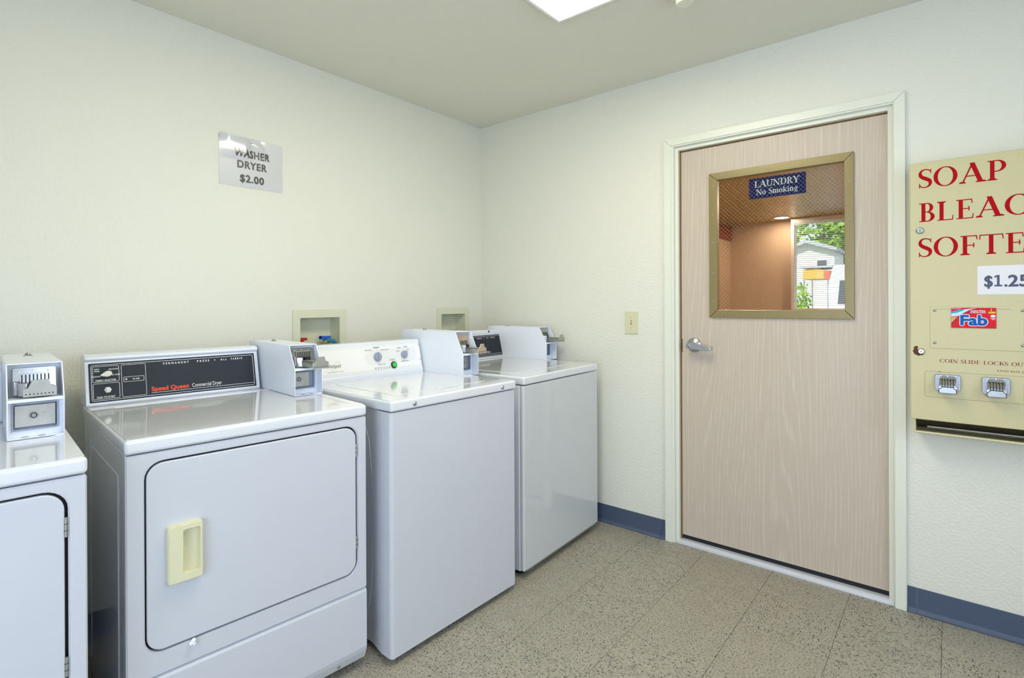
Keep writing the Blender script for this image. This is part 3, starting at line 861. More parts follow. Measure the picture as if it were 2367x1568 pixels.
def print_panel(mc, par, T, L, hgt, kind):
    """charcoal printed panel in face frame T (u along, v up); L long, hgt tall"""
    P = lambda bb, n, m, **k: mc.part(bb, n, m, par, **k)
    P(B().prism(rrect(0, L, 0, hgt, .002, 2), 'z', -.002, .0012, mtx=T), 'control_panel', 'panel_black')
    b = B()
    b.rect_line(T, .006, L-.006, .005, hgt-.006, .006, .0014, .0016)
    lift = .0016
    s = L/.541
    sf = 0 if kind == 'Dryer' else .018
    if kind == 'Dryer':
        b.rect_line(T, .010, .084, .068, hgt-.011, .004, .0012, lift)
        b.rect_line(T, .010, .084, .010, .064, .004, .0012, lift)
        b.text('PERM', T, .022, hgt-.023, .0060, bold=.00015, lift=lift).text('PRESS', T, .022, hgt-.030, .0060, bold=.00015, lift=lift)
        b.text('DELICATE', T, .068, hgt-.025, .0060, bold=.00015, lift=lift)
        b.text('NORMAL', T, .0200, .086, .0060, bold=.00015, lift=lift).text('NO HEAT', T, .0735, .089, .0060, bold=.00015, lift=lift)
        b.text('FABRIC SELECTOR', T, .046, .0712, .0085, bold=.0002, lift=lift, fit=.056)
        b.text('PUSH TO START', T, .045, .0135, .0088, bold=.0002, lift=lift, fit=.050)
        b.rect_line(T, .090, .162, .010, hgt-.011, .004, .0012, lift)
        b.rect_line(T, .096, .156, .062, .080, .002, .0012, lift)
        b.bar(T, .101, .106, .069, .074, lift).text('IN USE', T, .132, .0685, .0068, bold=.0002, lift=lift)
    b.text('PERMANENT', T, (.218-sf)*s, hgt-.0205, .0100, 'LEFT', .0003, 1.0, 1.75, lift, fit=0.084*s)
    b.text('PRESS', T, (.330-sf)*s, hgt-.0205, .0100, 'LEFT', .0003, 1.0, 1.75, lift, fit=0.042*s)
    b.prism(rrect(-.002, .002, -.002, .002, .0019, 3), 'z', lift, lift+.0002, mtx=T @ Matrix.Translation(((.393-sf)*s, hgt-.0170, 0)))
    b.text('ALL', T, (.414-sf)*s, hgt-.0205, .0100, 'LEFT', .0003, 1.0, 1.75, lift, fit=0.022*s)
    b.text('FABRIC', T, (.452-sf)*s, hgt-.0205, .0100, 'LEFT', .0003, 1.0, 1.75, lift, fit=0.042*s)
    b.text('Commercial '+kind, T, .308*s, .0205, .0205, 'LEFT', .0, .92, 1, lift, fit=.103*s)
    b.bar(T, .178*s, .535*s, .0140, .0152, lift)
    tag(P(b, 'white_lettering', 'print_white', smooth=False), kind='stuff')
    P(B().text('Speed Queen', T, .178*s, .0205, .0215, 'LEFT', .0008, .93, 1.03, lift, fit=.118*s), 'red_lettering', 'print_red', smooth=False)
    if kind == 'Dryer':
        kb = T @ Matrix.Translation((.050, .094, .001))
        # teardrop pointer knob
        tear = [(.0125*math.cos(R(a)), .0098*math.sin(R(a))) for a in range(-110, 111, 20)] + [(-.021, .0013), (-.021, -.0013)]
        km = kb @ Matrix.Rotation(R(12), 4, 'Z')
        P(B().prism(tear, 'z', 0, .017, .003, 3, mtx=km), 'selector_knob', 'knob_white')
        bt = T @ Matrix.Translation((.050, .040, .001))
        P(B().lathe([(.012, 0), (.012, .004), (.010, .006)], (0, 0, 0), 'z', 6, mtx=bt), 'start_nut', 'steel')
        P(B().lathe([(.0075, 0), (.0075, .010), (.006, .011), (0, .011)], (0, 0, 0), 'z', 20, mtx=bt), 'start_button', 'knob_white')

def dryer(fl, ang, w, d, label, ext, hollow, cb, ch, console=(0.0, .556), zt=.900, hollow_lock=None):
    mc = Machine('dryer', fl, ang, w, d, label, 'dryer', 'white coin-operated dryers')
    P = mc.part
    zl = zt-.038
    # cabinet with pressed lines in its sides
    b = B().box(.004, w-.004, .016, d, .045, zl-.001, .004)
    for sx, xx in ((-1, .004), (1, w-.004)):
        b.box(xx-.0016, xx+.0016, .028, .033, .06, zl-.004, .001)
        b.box(xx-.0022, xx+.0022, .11, .118, .10, zl-.075, .001)
        b.box(xx-.0018, xx+.0018, .118, d-.16, zl-.079, zl-.073, .001)
        b.box(xx-.0022, xx+.0022, d-.14, d-.132, .10, zl-.05, .001)
    P(b, 'cabinet', 'enamel')
    # front panel with the door opening
    dx0, dx1, dz0, dz1 = .045, w-.040, .340, .830
    r = .040
    o = []
    for cx, cz, pts in ((w-.0006, zl-.003, 0), (.0006, zl-.003, 1), (.0006, .276, 2), (w-.0006, .276, 3)):
        o += [(cx, cz)]*7
    outer = rrect(.0006, w-.0006, .276, zl-.003, .006, 6)
    hole = rrect(dx0-.0042, dx1+.0062, dz0-.0055, dz1+.0050, r+.004, 6)
    fp = B()
    fp.ring(outer, hole, 'y', .003, .018)
    rim_o = rrect(.0006, w-.0006, .276, zl-.003, .006, 6); rim_i = rrect(.0036, w-.0036, .279, zl-.006, .005, 6)
    fp.ring(rrect(.0036, w-.0036, .279, zl-.006, .005, 6), rrect(dx0-.0068, dx1+.0088, dz0-.008, dz1+.0075, r+.006, 6), 'y', .0002, .004)
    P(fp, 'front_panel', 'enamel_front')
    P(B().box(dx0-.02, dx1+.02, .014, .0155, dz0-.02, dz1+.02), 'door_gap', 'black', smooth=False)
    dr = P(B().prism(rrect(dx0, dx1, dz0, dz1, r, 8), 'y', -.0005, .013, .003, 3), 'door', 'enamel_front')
    # cream pull: flat wing on the left, scooped grip on the right
    hx0, hx1, hz0, hz1 = .091, .168, .510, .657
    hb = B()
    hb.ring(rrect(hx0, hx1, hz0, hz1, .005, 4), rrect(hx0+.031, hx1-.004, hz0+.018, hz1-.012, .007, 4), 'y', -.0195, -.0008)
    hb.ring(rrect(hx0-.003, hx1+.0025, hz0-.003, hz1+.003, .007, 4), rrect(hx0+.001, hx1-.001, hz0+.001, hz1-.001, .005, 4), 'y', -.0165, -.0005)
    hb.prism([(hx0+.030, -.0190), (hx0+.032, -.0190), (hx0+.037, -.0050), (hx0+.046, -.0012), (hx1-.003, -.0030), (hx1-.003, -.0004), (hx0+.030, -.0004)], 'z', hz0+.010, hz1-.008)
    mc.part(hb, 'door_handle', 'cream', dr)
    for z in (.750, .440):
        hg = B().tube([(dx1+.0025, .0015, z-.022), (dx1+.0025, .0015, z+.022)], .0032, 10)
        hg.box(dx1-.0005, dx1+.0055, .002, .004, z-.022, z+.022)
        mc.part(hg, 'hinge', 'dullsteel', dr)
        gb = B()
        for k in (-1, 1):
            gb.box(dx1-.001, dx1+.006, -.0019, .001, z+k*.0075-.0006, z+k*.0075+.0006)
        tag(mc.part(gb, 'hinge_joints', 'black', dr, smooth=False), kind='stuff')
    # lower panel rolled at top and bottom
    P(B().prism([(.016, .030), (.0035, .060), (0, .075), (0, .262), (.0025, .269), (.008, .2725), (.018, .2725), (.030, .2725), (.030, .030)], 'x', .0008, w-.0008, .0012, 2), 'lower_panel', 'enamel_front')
    P(B().lathe([(.006, 0), (.0055, .002), (0, .003)], (w-.10, .010, .045), '-y', 14), 'panel_screw', 'steel')
    for xx in (.05, w-.05):
        for yy in (.08, d-.08):
            P(B().lathe([(.020, 0), (.020, .008), (.010, .012), (.010, .048)], (xx, yy, 0), 'z', 14), 'foot', 'black')
    # top with a very shallow pressed field
    tp = B().box(-.001, w+.001, -.003, d+.002, zl, zt-.0012, .009, 4)
    tp.ring(rrect(.004, w-.004, .004, .615, .01, 4), rrect(.060, w-.030, .045, .572, .012, 4), 'z', zt-.003, zt)
    tp.ring(rrect(.060, w-.030, .045, .572, .012, 4), rrect(.066, w-.036, .051, .566, .010, 4), 'z', zt-.003, zt-.0006)
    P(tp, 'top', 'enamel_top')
    # console
    cx0, cx1 = console
    yf = .628
    prof = [(yf+.004, zt-.001), (yf, zt+.006), (yf+.0335, zt+.146), (yf+.0335, zt+.150), (yf+.027, zt+.156), (yf+.027, zt+.163), (yf+.034, zt+.170), (yf+.048, zt+.173), (yf+.105, zt+.172), (yf+.118, zt+.162), (yf+.122, zt-.001)]
    cs = P(B().prism(prof, 'x', cx0, cx1, .0045, 3), 'console', 'enamel')
    fv = Vector((0, .034, .144)).normalized()
    T = fmat((cx0+.010, yf+.0016, zt+.0125), (1, 0, 0), fv)
    print_panel(mc, cs, T, (cx1-cx0)-.024, .134, 'Dryer')
    x0, x1, cyf, cyb = cb
    coin_box(mc, x0, x1, cyf, cyb, zt, ch, ext, 'chrome', hollow=hollow, lockx=hollow_lock)
    return mc

A = dryer((-2.256, -.872), -4.8, .677, .70, 'white dryer with charcoal control panel and cream door pull, second from the left', .090, True, (.572, .680, .325, .78), .188, console=(0.0, .560), hollow_lock=.609)
Lg = R(-5.3)
frx, fry = -2.350, -.962
Ld = dryer((frx-.68*math.cos(Lg), fry-.68*math.sin(Lg)), -5.3, .68, .74, 'white dryer cut off by the left edge, coin slide pushed in', 0, False, (.556, .669, .312, .74), .190)

# white lint tuft caught under the second dryer's door
g = R(-4.8)
lt = B()
for k in range(7):
    a = random.uniform(0, 6.28); q = random.uniform(0, .005)
    lt.lathe([(0, -.006), (.004, -.004), (.0055, 0), (.004, .004), (0, .006)], (.148+q*math.cos(a), -.006, .330+q*math.sin(a)*1.5), 'z', 8)
mx = Matrix.Translation((-2.256, -.872, 0)) @ Matrix.Rotation(g, 4, 'Z')
bmesh.ops.transform(lt.bm, matrix=mx, verts=lt.bm.verts)
tag(lt.build('lint_tuft', 'lint'), 'small white lint tuft caught at the lower door edge of the full dryer', 'lint')

def washer(fl, ang, w, d, label, zt, kind, cb, ch, ext, console, yc):
    mc = Machine('washing_machine', fl, ang, w, d, label, 'washer', 'white top-loading coin washers')
    P = mc.part
    zl = zt-.038
    if kind == 'stripe':
        # front wraps round the corner; side panel swells inwards behind it
        crv = [(.012-.012*math.cos(R(t)), .014-.014*math.sin(R(t))) for t in range(0, 91, 15)]      # from side to front
        swl = [(0+.016*(.5-.5*math.cos(math.pi*t/6)), .045+.10*t/6) for t in range(6, -1, -1)]
        left = swl+crv
        P(B().prism([(.016, d)]+left+[(w-x_, y_) for x_, y_ in left[::-1]]+[(w-.016, d)], 'z', .024, zl-.002, .0012, 2), 'cabinet', 'enamel_front')
        for xx in (.0160, w-.0160):
            sp_ = B().tube([(xx, .19, .10), (xx, .15, .16), (xx, .13, .30), (xx, .125, .45), (xx, .13, zl-.25), (xx, .15, zl-.12), (xx, .19, zl-.03)], .0016, 8)
            P(sp_, 'side_bead', 'enamel')
    else:
        P(B().box(.0, w, .022, d, .030, zl-.003, .006, 3), 'cabinet', 'enamel')
        P(B().box(.0, w, -.001, .0215, .034, zl-.003, .007, 3), 'front_panel', 'enamel_gloss')
        P(B().box(.03, w-.01, .004, .012, .026, .036, .002), 'toe_strip', 'dullsteel')
    for xx in (.05, w-.05):
        for yy in (.06, d-.06):
            P(B().lathe([(.018, 0), (.018, .008), (.009, .010), (.009, .032)], (xx, yy, 0), 'z', 14), 'foot', 'black')
    tp = B().box(-.001, w+.001, -.004, d, zl, zt-.0012, .008, 4)
    lx0, lx1, ly0, ly1 = (.085, w-.085, .085, yc-.035) if kind == 'stripe' else (.075, w-.065, .10, yc-.03)
    tp.ring(rrect(.004, w-.004, .002, yc+.02, .010, 6), rrect(lx0-.002, lx1+.002, ly0-.002, ly1+.002, .03, 6), 'z', zt-.004, zt)
    P(tp, 'top', 'enamel_top')
    lid = P(B().prism(rrect(lx0, lx1, ly0, ly1, .03, 6), 'z', zt-.006, zt+.0015, .0015, 2), 'lid', 'enamel_top')
    cxm = (lx0+lx1)/2
    mc.part(B().prism([(cxm-.05, ly0-.014), (cxm-.025, ly0-.022), (cxm+.025, ly0-.022), (cxm+.05, ly0-.014), (cxm+.05, ly0-.010), (cxm-.05, ly0-.010)], 'z', zt-.002, zt+.0006), 'finger_notch', 'print_stripe', lid)
    cx0, cx1 = console
    if kind == 'stripe':
        for bx in (.101, .571):
            P(B().lathe([(.0085, 0), (.0085, .001), (.007, .0035), (.003, .0055), (.0028, .0040), (0, .0040)], (bx, -.004, zt-.020), '-y', 18), 'bolt', 'steel')
        hgt = .161
        prof = [(yc-.004, zt-.001), (yc-.004, zt+.020), (yc, zt+.024), (yc+.030, zt+hgt-.006), (yc+.036, zt+hgt), (yc+.085, zt+hgt), (yc+.095, zt+hgt-.01), (yc+.10, zt-.001)]
        cs = P(B().prism(prof, 'x', cx0, cx1, .003, 2), 'console', 'enamel')
        fv = Vector((0, .030, hgt-.030)).normalized()
        T = fmat((cx0, yc+.0002, zt+.024), (1, 0, 0), fv)
        L = cx1-cx0; hh = hgt-.036
        PP = lambda bb, n, m, **k: mc.part(bb, n, m, cs, **k)
        PP(B().prism(rrect(.004, L-.010, .003, hh-.002, .006, 3), 'z', -.001, .0012, mtx=T), 'control_panel', mat('white_panel', (.80, .80, .80, 1), .35))
        lift = .0016
        b = B()
        for k in range(11):
            v = .038+k*.0062
            x_a = .235-(.0 if k > 2 else 0)+.004*abs(k-5)
            b.bar(T, x_a, L-.030, v, v+.0008, lift)
        b.bar(T, .0, L-.03, .012, .0128, lift).rect_line(T, .006, L-.014, .008, hh-.006, .005, .0007, lift)
        PP(b, 'pinstripes', 'print_stripe', smooth=False)
        ux = lambda x: x-cx0
        b = B()
        k1, k2, gb = ux(.336), ux(.487), ux(.420)
        vv = .070
        b.text('NORMAL', T, k1, vv+.040, .0082, bold=.0004, lift=lift)
        b.text('DELICATES', T, k1-.045, vv+.031, .0072, bold=.00015, lift=lift).text('HEAVY DUTY', T, k1+.046, vv+.028, .0072, bold=.00015, lift=lift)
        for dx, dz in ((-.017, .030), (.0, .034), (.018, .029)):
            b.bar(T, k1+dx-.001, k1+dx+.001, vv+dz-.001, vv+dz+.001, lift)
        b.text('COLD', T, k2-.034, vv+.016, .0072, bold=.00015, lift=lift).text('WARM', T, k2-.024, vv+.032, .0072, bold=.00015, lift=lift)
        b.text('WARM', T, k2+.014, vv+.034, .0072, bold=.00015, lift=lift).text('HOT', T, k2+.028, vv+.020, .0072, bold=.00015, lift=lift)
        b.text('WATER TEMP', T, k2, vv-.034, .0072, bold=.00015, lift=lift)
        b.text('START', T, gb-.004, .047, .0105, bold=.0001, lift=lift)
        b.text('CYCLE STATUS', T, gb-.065, .031, .0062, bold=.0001, lift=lift)
        for k, nm in enumerate(('SOAK', 'WASH', 'RINSE', 'SPIN', 'DONE')):
            b.bar(T, gb-.104+k*.0155, gb-.098+k*.0155, .0125, .0150, lift)
            b.text(nm, T, gb-.101+k*.0155, .0185, .0046, bold=.0001, lift=lift)
        b.prism(rrect(-.0024, .0024, -.003, .003, .002, 3), 'z', lift, lift+.0003, mtx=T @ Matrix.Translation((gb-.025, .016, 0)))
        b.text('LID', T, gb-.025, .024, .0046, bold=.0001, lift=lift)
        b.bar(T, .050, .128, .0215, .0228, lift)
        tag(PP(b, 'small_lettering', 'print_grey', smooth=False), kind='stuff')
        PP(B().text('Whirlpool', T, .046, .040, .022, 'LEFT', .0, .80, .95, lift, fit=.070), 'brand_lettering', 'ink', smooth=False)
        gm = T @ Matrix.Translation((.092, .046, 0)) @ Matrix.Rotation(R(52), 4, 'Z')
        PP(B().flat(_arc(0, 0, .026, .0085, 0, 360, .0012, .0007, 32), gm, lift+.0003), 'brand_ring', 'gold', smooth=False)
        for kx, dirn, n_ in ((k1, 90, 'cycle_knob'), (k2, 60, 'temperature_knob')):
            kt = T @ Matrix.Translation((kx, vv, .0012))
            rad = .0205 if kx == k1 else .0180
            kn = B().lathe([(rad, 0), (rad, .006), (rad-.002, .010), (rad-.004, .012), (0, .012)], (0, 0, 0), 'z', 28, mtx=kt)
            kn.box(-.004, .004, -rad+.002, rad-.002, .010, .020, .0015, mtx=kt @ Matrix.Rotation(R(dirn-90), 4, 'Z'))
            PP(kn, n_, 'knob_grey')
        gt = T @ Matrix.Translation((gb, .026, .0012))
        PP(B().lathe([(.0165, 0), (.0165, .004), (.0140, .007), (.0120, .007)], (0, 0, 0), 'z', 28, mtx=gt), 'button_bezel', mat('dark_green_bezel', (.008, .03, .02, 1), .3))
        PP(B().lathe([(.0115, 0), (.0115, .009), (.009, .011), (0, .0115)], (0, 0, 0), 'z', 28, mtx=gt), 'start_button', 'green')
        for du, dv in ((L-.006, hh-.012), (L-.0055, .040)):
            PP(B().lathe([(.0036, 0), (.0034, .0012), (.001, .0018), (0, .0008)], (0, 0, 0), 'z', 12, mtx=T @ Matrix.Translation((du, dv, .0008))), 'screw', 'steel')
    else:
        hgt = .172
        prof = [(yc+.004, zt-.001), (yc, zt+.006), (yc+.034, zt+.148), (yc+.030, zt+.154), (yc+.032, zt+.164), (yc+.045, zt+.172), (yc+.075, zt+.172), (yc+.088, zt+.162), (yc+.09, zt-.001)]
        cs = P(B().prism(prof, 'x', cx0, cx1, .003, 2), 'console', 'enamel')
        fv = Vector((0, .034, .142)).normalized()
        T = fmat((cx0+.010, yc+.0016, zt+.014), (1, 0, 0), fv)
        print_panel(mc, cs, T, (cx1-cx0)-.024, .130, 'Washer')
        mc.part(B().lathe([(.007, 0), (.006, .002), (0, .002)], (cx0+.44, yc+.032, zt+.160), '-y', 16), 'hole_plug', 'black', cs)
    x0, x1, cyf, cyb = cb
    coin_box(mc, x0, x1, cyf, cyb, zt, ch, ext, 'copperish' if kind == 'stripe' else 'dullsteel', hollow=True)
    return mc
washer((-1.532, -.998), -.94, .660, .66, 'white washer with pinstriped white panel, grey knobs and green start button', .909, 'stripe', (.600, .702, .262, .71), .203, .074, (.030, .590), .535)
washer((-.794, -.992), 2.2, .690, .68, 'white washer with charcoal control panel, nearest the room corner', .912, 'plain', (.657, .768, .312, .755), .190, .072, (.120, .690), .638)

# ================================================================== wall sign (laminated, curling at its top left)
sg = empty('wall_sign', (-1.541, -.006, 1.775))
tag(sg, 'laminated washer and dryer price sheet pinned to the wall, curling top left', 'sign')
SW, SH = .286, .224
TL, TR = Vector((-1.686, 0, 1.998)), None
b = B()
nx, nz = 26, 22
def sheet_pt(u, v, off=0):
    # u 0..1 left-right, v 0..1 bottom-top
    x = -1.684+u*SW; z = 1.776+v*SH+.006*u*0
    dy = .002
    # the top sags away from the wall on both sides of the pin and swells to the left edge
    def ss(a_, b_, t_):
        t_ = max(0, min(1, (t_-a_)/(b_-a_))); return t_*t_*(3-2*t_)
    f = u/.40 if u < .40 else max(0, 1-(u-.40)/.11)
    g_ = ss(.54, .67, v)*(1-.75*max(0, v-.67))*(1-.6*ss(.88, 1, v))
    dy += .0130*f*g_
    dy += .016*max(0, 1-u/.22)**2*ss(.88, 1, v)                      # loose corner
    ridge = (v-(.93-.85*(u-.50)))/.07                                # crease running down-right from the pin
    dy += .0045*math.exp(-ridge*ridge)*(1-ss(.60, .80, u))*ss(.48, .54, u)
    return Vector((x, -dy-off, z))
SL = Vector(sg.location)
vf = [[b.bm.verts.new(sheet_pt(i/nx, j/nz) - SL) for i in range(nx+1)] for j in range(nz+1)]
vb = [[b.bm.verts.new(sheet_pt(i/nx, j/nz, -.0005) - SL) for i in range(nx+1)] for j in range(nz+1)]
for j in range(nz):
    for i in range(nx):
        b.bm.faces.new((vf[j][i], vf[j][i+1], vf[j+1][i+1], vf[j+1][i]))
        b.bm.faces.new((vb[j+1][i], vb[j+1][i+1], vb[j][i+1], vb[j][i]))
for j in range(nz):
    b.bm.faces.new((vb[j][0], vf[j][0], vf[j+1][0], vb[j+1][0])); b.bm.faces.new((vf[j][nx], vb[j][nx], vb[j+1][nx], vf[j+1][nx]))
for i in range(nx):
    b.bm.faces.new((vb[0][i], vb[0][i+1], vf[0][i+1], vf[0][i])); b.bm.faces.new((vf[nz][i], vf[nz][i+1], vb[nz][i+1], vb[nz][i]))
M['laminate'] = mat('laminated_paper', (.63, .63, .645, 1), .25, coat=1.0, spec=.8)
b.build('sheet', 'laminate', sg)
b = B()
T0 = fmat((0, 0, 0), (1, 0, 0), (0, 0, 1))
# text laid on the curved sheet
for wd, v_, ft in (('WASHER', 1.9125, .160), ('DRYER', 1.862, .130), ('$2.00', 1.800, .106)):
    tb = B().text(wd, T0, -1.542, v_, .046, bold=.0016, space=1.12, lift=0, fit=ft)
    bmesh.ops.subdivide_edges(tb.bm, edges=[e_ for e_ in tb.bm.edges if e_.calc_length() > .02], cuts=2)
    for v in tb.bm.verts:
        u_ = (v.co.x+1.684)/SW; w_ = (v.co.z-1.776)/SH
        q = sheet_pt(u_, w_, .0011)
        v.co = Vector((v.co.x, q.y+v.co.y, v.co.z))
    bmesh.ops.translate(tb.bm, verts=tb.bm.verts, vec=-Vector(sg.location))
    tb.build('lettering', 'ink_gloss', sg, smooth=False)
pin_p = sheet_pt(.485, .93) - Vector(sg.location)
B().lathe([(.0045, 0), (.0045, .001), (.0030, .003), (.0030, .006), (.0042, .007), (0, .0075)], pin_p, '-y', 14).build('pushpin', M['glass'] if 0 else 'chrome', sg)
B().lathe([(.0045, 0), (.0045, .001), (.0030, .003), (0, .0035)], sheet_pt(.49, .045)-Vector(sg.location), '-y', 14).build('pushpin', 'paper2', sg)

# ================================================================== light switch
e = tag(empty('light_switch', (0, -1.121, 1.074)), 'ivory single light switch on the wall left of the door', 'switch')
sh = (0, 1.121, -1.074)
B().box(-.006, 0, -1.160, -1.082, 1.074, 1.197, .0025, 2).build('plate', 'ivory', e, sh)
B().box(-.0066, -.0058, -1.1262, -1.1158, 1.124, 1.148).build('toggle_slot', mat('ochre_gap', (.30, .26, .12, 1), .6), e, sh, smooth=False)
B().prism([(-.005, 1.127), (-.014, 1.141), (-.0135, 1.1455), (-.005, 1.139)], 'y', -1.1245, -1.1175, .0008, 1).build('toggle', 'ivory', e, sh)
for z in (1.106, 1.166):
    B().lathe([(.0028, 0), (.0026, .0008), (.0006, .0010), (0, .0004)], (-.0058, -1.121, z), '-x', 12).build('screw', 'dullsteel', e, sh)

# ================================================================== soap vending machine
VX, VY0, VY1, VZ0, VZ1 = -.120, -3.050, -2.350, .795, 1.770
e = tag(empty('vending_machine', (-.06, -2.70, .75)), 'cream wall-hung laundry supply vending machine with red lettering right of the door', 'vending machine')
V = e
sh = (.06, 2.70, -.75)
P = lambda bb, n, m, par=None, **k: bb.build(n, m, par or V, sh, **k)
P(B().box(-.112, -.0005, VY0+.004, VY1-.004, VZ0, VZ1-.004, .003), 'cabinet', 'vend')
P(B().box(VX, -.110, VY0, VY1, VZ0, VZ1, .0035, 3), 'front_door', 'vend')
# dispensing tray: open slot with sloping floor and lip
P(B().prism([(-.105, VZ0), (-.004, VZ0), (-.004, VZ0-.047), (-.022, VZ0-.047)], 'y', VY0+.012, VY1-.016), 'tray_back', 'venddark', smooth=False)
P(B().prism([(-.116, VZ0-.044), (-.120, VZ0-.043), (-.121, VZ0-.050), (-.112, VZ0-.053), (-.010, VZ0-.053), (-.010, VZ0-.050), (-.105, VZ0-.049)], 'y', VY0+.008, VY1-.012, .0008, 1), 'tray_lip', 'vend')
for ye in (VY1-.016, VY0+.011):
    P(B().box(-.112, -.0015, ye, ye+.005, VZ0-.052, VZ0+.001), 'tray_end', 'vend', smooth=False)
P(B().tube([(-.085, VY1-.05, VZ0-.030), (-.085, VY0+.05, VZ0-.030)], .004, 8), 'tray_flap_edge', 'dullsteel')
VT = fmat((VX, 0, 0), (0, -1, 0), (0, 0, 1))            # u = -y, v = z
for wd, u_, v_, ft in (('SOAP', 2.3775, 1.672, .246), ('BLEACH', 2.3775, 1.544, .376), ('SOFTENER', 2.3765, 1.411, .486)):
    P(serif_text(B(), wd, VT, u_, v_, .0705, fit=ft), 'large_lettering', 'red_print', smooth=False)
b = B()
serif_text(b, 'COIN SLIDE LOCKS OUT WHEN EMPTY', VT, 2.438, 1.016, .0130, fit=.388)
P(b, 'small_lettering', 'dred', smooth=False)
b = B()
serif_text(b, 'VEND RITE MFG. CHICAGO', VT, 2.596, .9935, .0058, fit=.150)
P(b, 'small_lettering', 'dred', smooth=False)
def cam_lock(y, z, r=.0125):
    k = P(B().lathe([(r, 0), (r, .003), (r-.002, .006), (r-.0035, .0065), (r-.0035, .004), (r-.006, .004), (r-.0065, .007), (0, .007)], (VX, y, z), '-x', 24), 'cam_lock', 'chrome')
    P(B().box(VX-.0078, VX-.0069, y-.0012, y+.0012, z-.004, z+.004), 'keyhole', 'black', k, smooth=False)
cam_lock(-2.3815, 1.512)
cam_lock(-2.3835, 1.054, .0115)
rp = [(.0, .016), (.008, .018), (.013, .012), (.010, .006), (.011, -.002), (.018, -.010), (.027, -.013), (.032, -.018), (.027, -.024), (.020, -.023), (.014, -.027), (.004, -.022), (-.003, -.018), (-.004, -.012), (-.008, -.004), (-.003, .000), (-.004, .008)]
P(B().flat([[(2.3640+p[0]*.85, 1.059+p[1]*.85) for p in rp]], VT, .0006), 'rust_patch', 'rust', smooth=False)
# display window plate with rivets
pl = (-2.745, -2.4105, 1.068, 1.2245)
P(B().box(VX-.0022, VX, pl[0], pl[1], pl[2], pl[3], .0008, 1), 'display_cover', 'vend')
P(B().box(VX-.0026, VX-.0020, -2.632, -2.432, 1.2140, 1.2152), 'cover_slot', mat('brown_line', (.30, .24, .12, 1), .6), smooth=False)
for y in (-2.424, -2.662):
    for z in (1.210, 1.089):
        P(B().lathe([(.0052, 0), (.0048, .002), (.003, .0035), (0, .004)], (VX-.0022, y, z), '-x', 14), 'rivet', 'chrome')
P(B().rect_line(VT, 2.6270, 2.80, 1.2395, 1.2440, .001, .0004, .0006), 'scored_line', mat('faint_line', (.50, .46, .28, 1), .5), smooth=False)
# recessed slide panel outline
P(B().rect_line(VT, 2.3935, 3.0, .884, .981, .006, .0010, .0006), 'panel_seam', mat('seam_brown', (.32, .27, .13, 1), .6), smooth=False)
P(B().bar(VT, 2.4335, 2.442, .9795, .9815, .0012), 'chipped_spot', 'black', smooth=False)
def vend_slide(y):
    """cast chrome coin slide; y is its centre"""
    z0, z1 = .908, .972
    hw = .0375
    b = B().prism([(-hw, z0+.012), (-hw+.004, z0+.008), (-.020, z0+.008), (-.018, z0+.014), (.020, z0+.014), (.022, z0+.004), (hw-.004, z0+.004), (hw, z0+.012), (hw, z1-.006), (hw-.004, z1), (-hw+.004, z1), (-hw, z1-.006)], 'x', VX-.009, VX, .001, 1, mtx=Matrix.Translation((0, y, 0)))
    par = P(b, 'coin_slide', 'cast_metal')
    # sloping hood with slots
    hood = B()
    prof = [(VX-.009, z1-.004), (VX-.014, z1-.016), (VX-.032, z1-.024), (VX-.036, z1-.040), (VX-.009, z1-.044)]
    hood.prism(prof, 'y', y-.0245, y+.0245, .0015, 2)
    hood.box(VX-.044, VX-.010, y-.0265, y+.0265, z0-.001, z0+.024, .0015)
    P(hood, 'slide_hood', 'chrome', par)
    sl = B()
    for k in range(5):
        yy = y+.016-.008*k
        sl.prism([(VX-.0135, z1-.014), (VX-.0330, z1-.0232), (VX-.0370, z1-.0405), (VX-.0355, z1-.0405), (VX-.0315, z1-.0255), (VX-.0128, z1-.0175)], 'y', yy-.0011, yy+.0011)
    tag(P(sl, 'coin_slots', 'black', par, smooth=False), kind='stuff')
    pt = B().prism([(-.0240, z0), (.0240, z0), (.0240, z0+.014), (.018, z0+.018), (.016, z0+.022), (-.016, z0+.022), (-.018, z0+.018), (-.0240, z0+.014)], 'x', VX-.0475, VX-.044, .001, 1, mtx=Matrix.Translation((0, y, 0)))
    P(pt, 'push_plate', 'chrome', par)
    P(B().prism([(-.0250, z0-.001), (.0250, z0-.001), (.0250, z0+.015), (.019, z0+.019), (.017, z0+.0235), (-.017, z0+.0235), (-.019, z0+.019), (-.0250, z0+.015)], 'x', VX-.0444, VX-.0438, mtx=Matrix.Translation((0, y, 0))), 'plate_shadow_gap', 'black', par, smooth=False)
    for yy in (y+.020, y, y-.022):
        P(B().lathe([(.0028, 0), (.0024, .0012), (0, .0015)], (VX-.009, yy, z1-.006), '-x', 10), 'screw', 'steel', par)
for y in (-2.4610, -2.5930, -2.7250, -2.8570, -2.9850):
    vend_slide(y)

def one(b, mtx, u, v, h, lift=.0004):
    k = h/.040
    q = [[(.0068, 0), (.0135, 0), (.0135, .040), (.0068, .040)], [(0, 0), (.0068, 0), (.0068, .0058), (0, .0058)], [(.0135, 0), (.0200, 0), (.0200, .0058), (.0135, .0058)], [(0, .0300), (.0068, .0335), (.0068, .040), (0, .0360)]]
    return b.flat([[(u+x_*k, v+y_*k) for x_, y_ in t_] for t_ in q], mtx, lift)

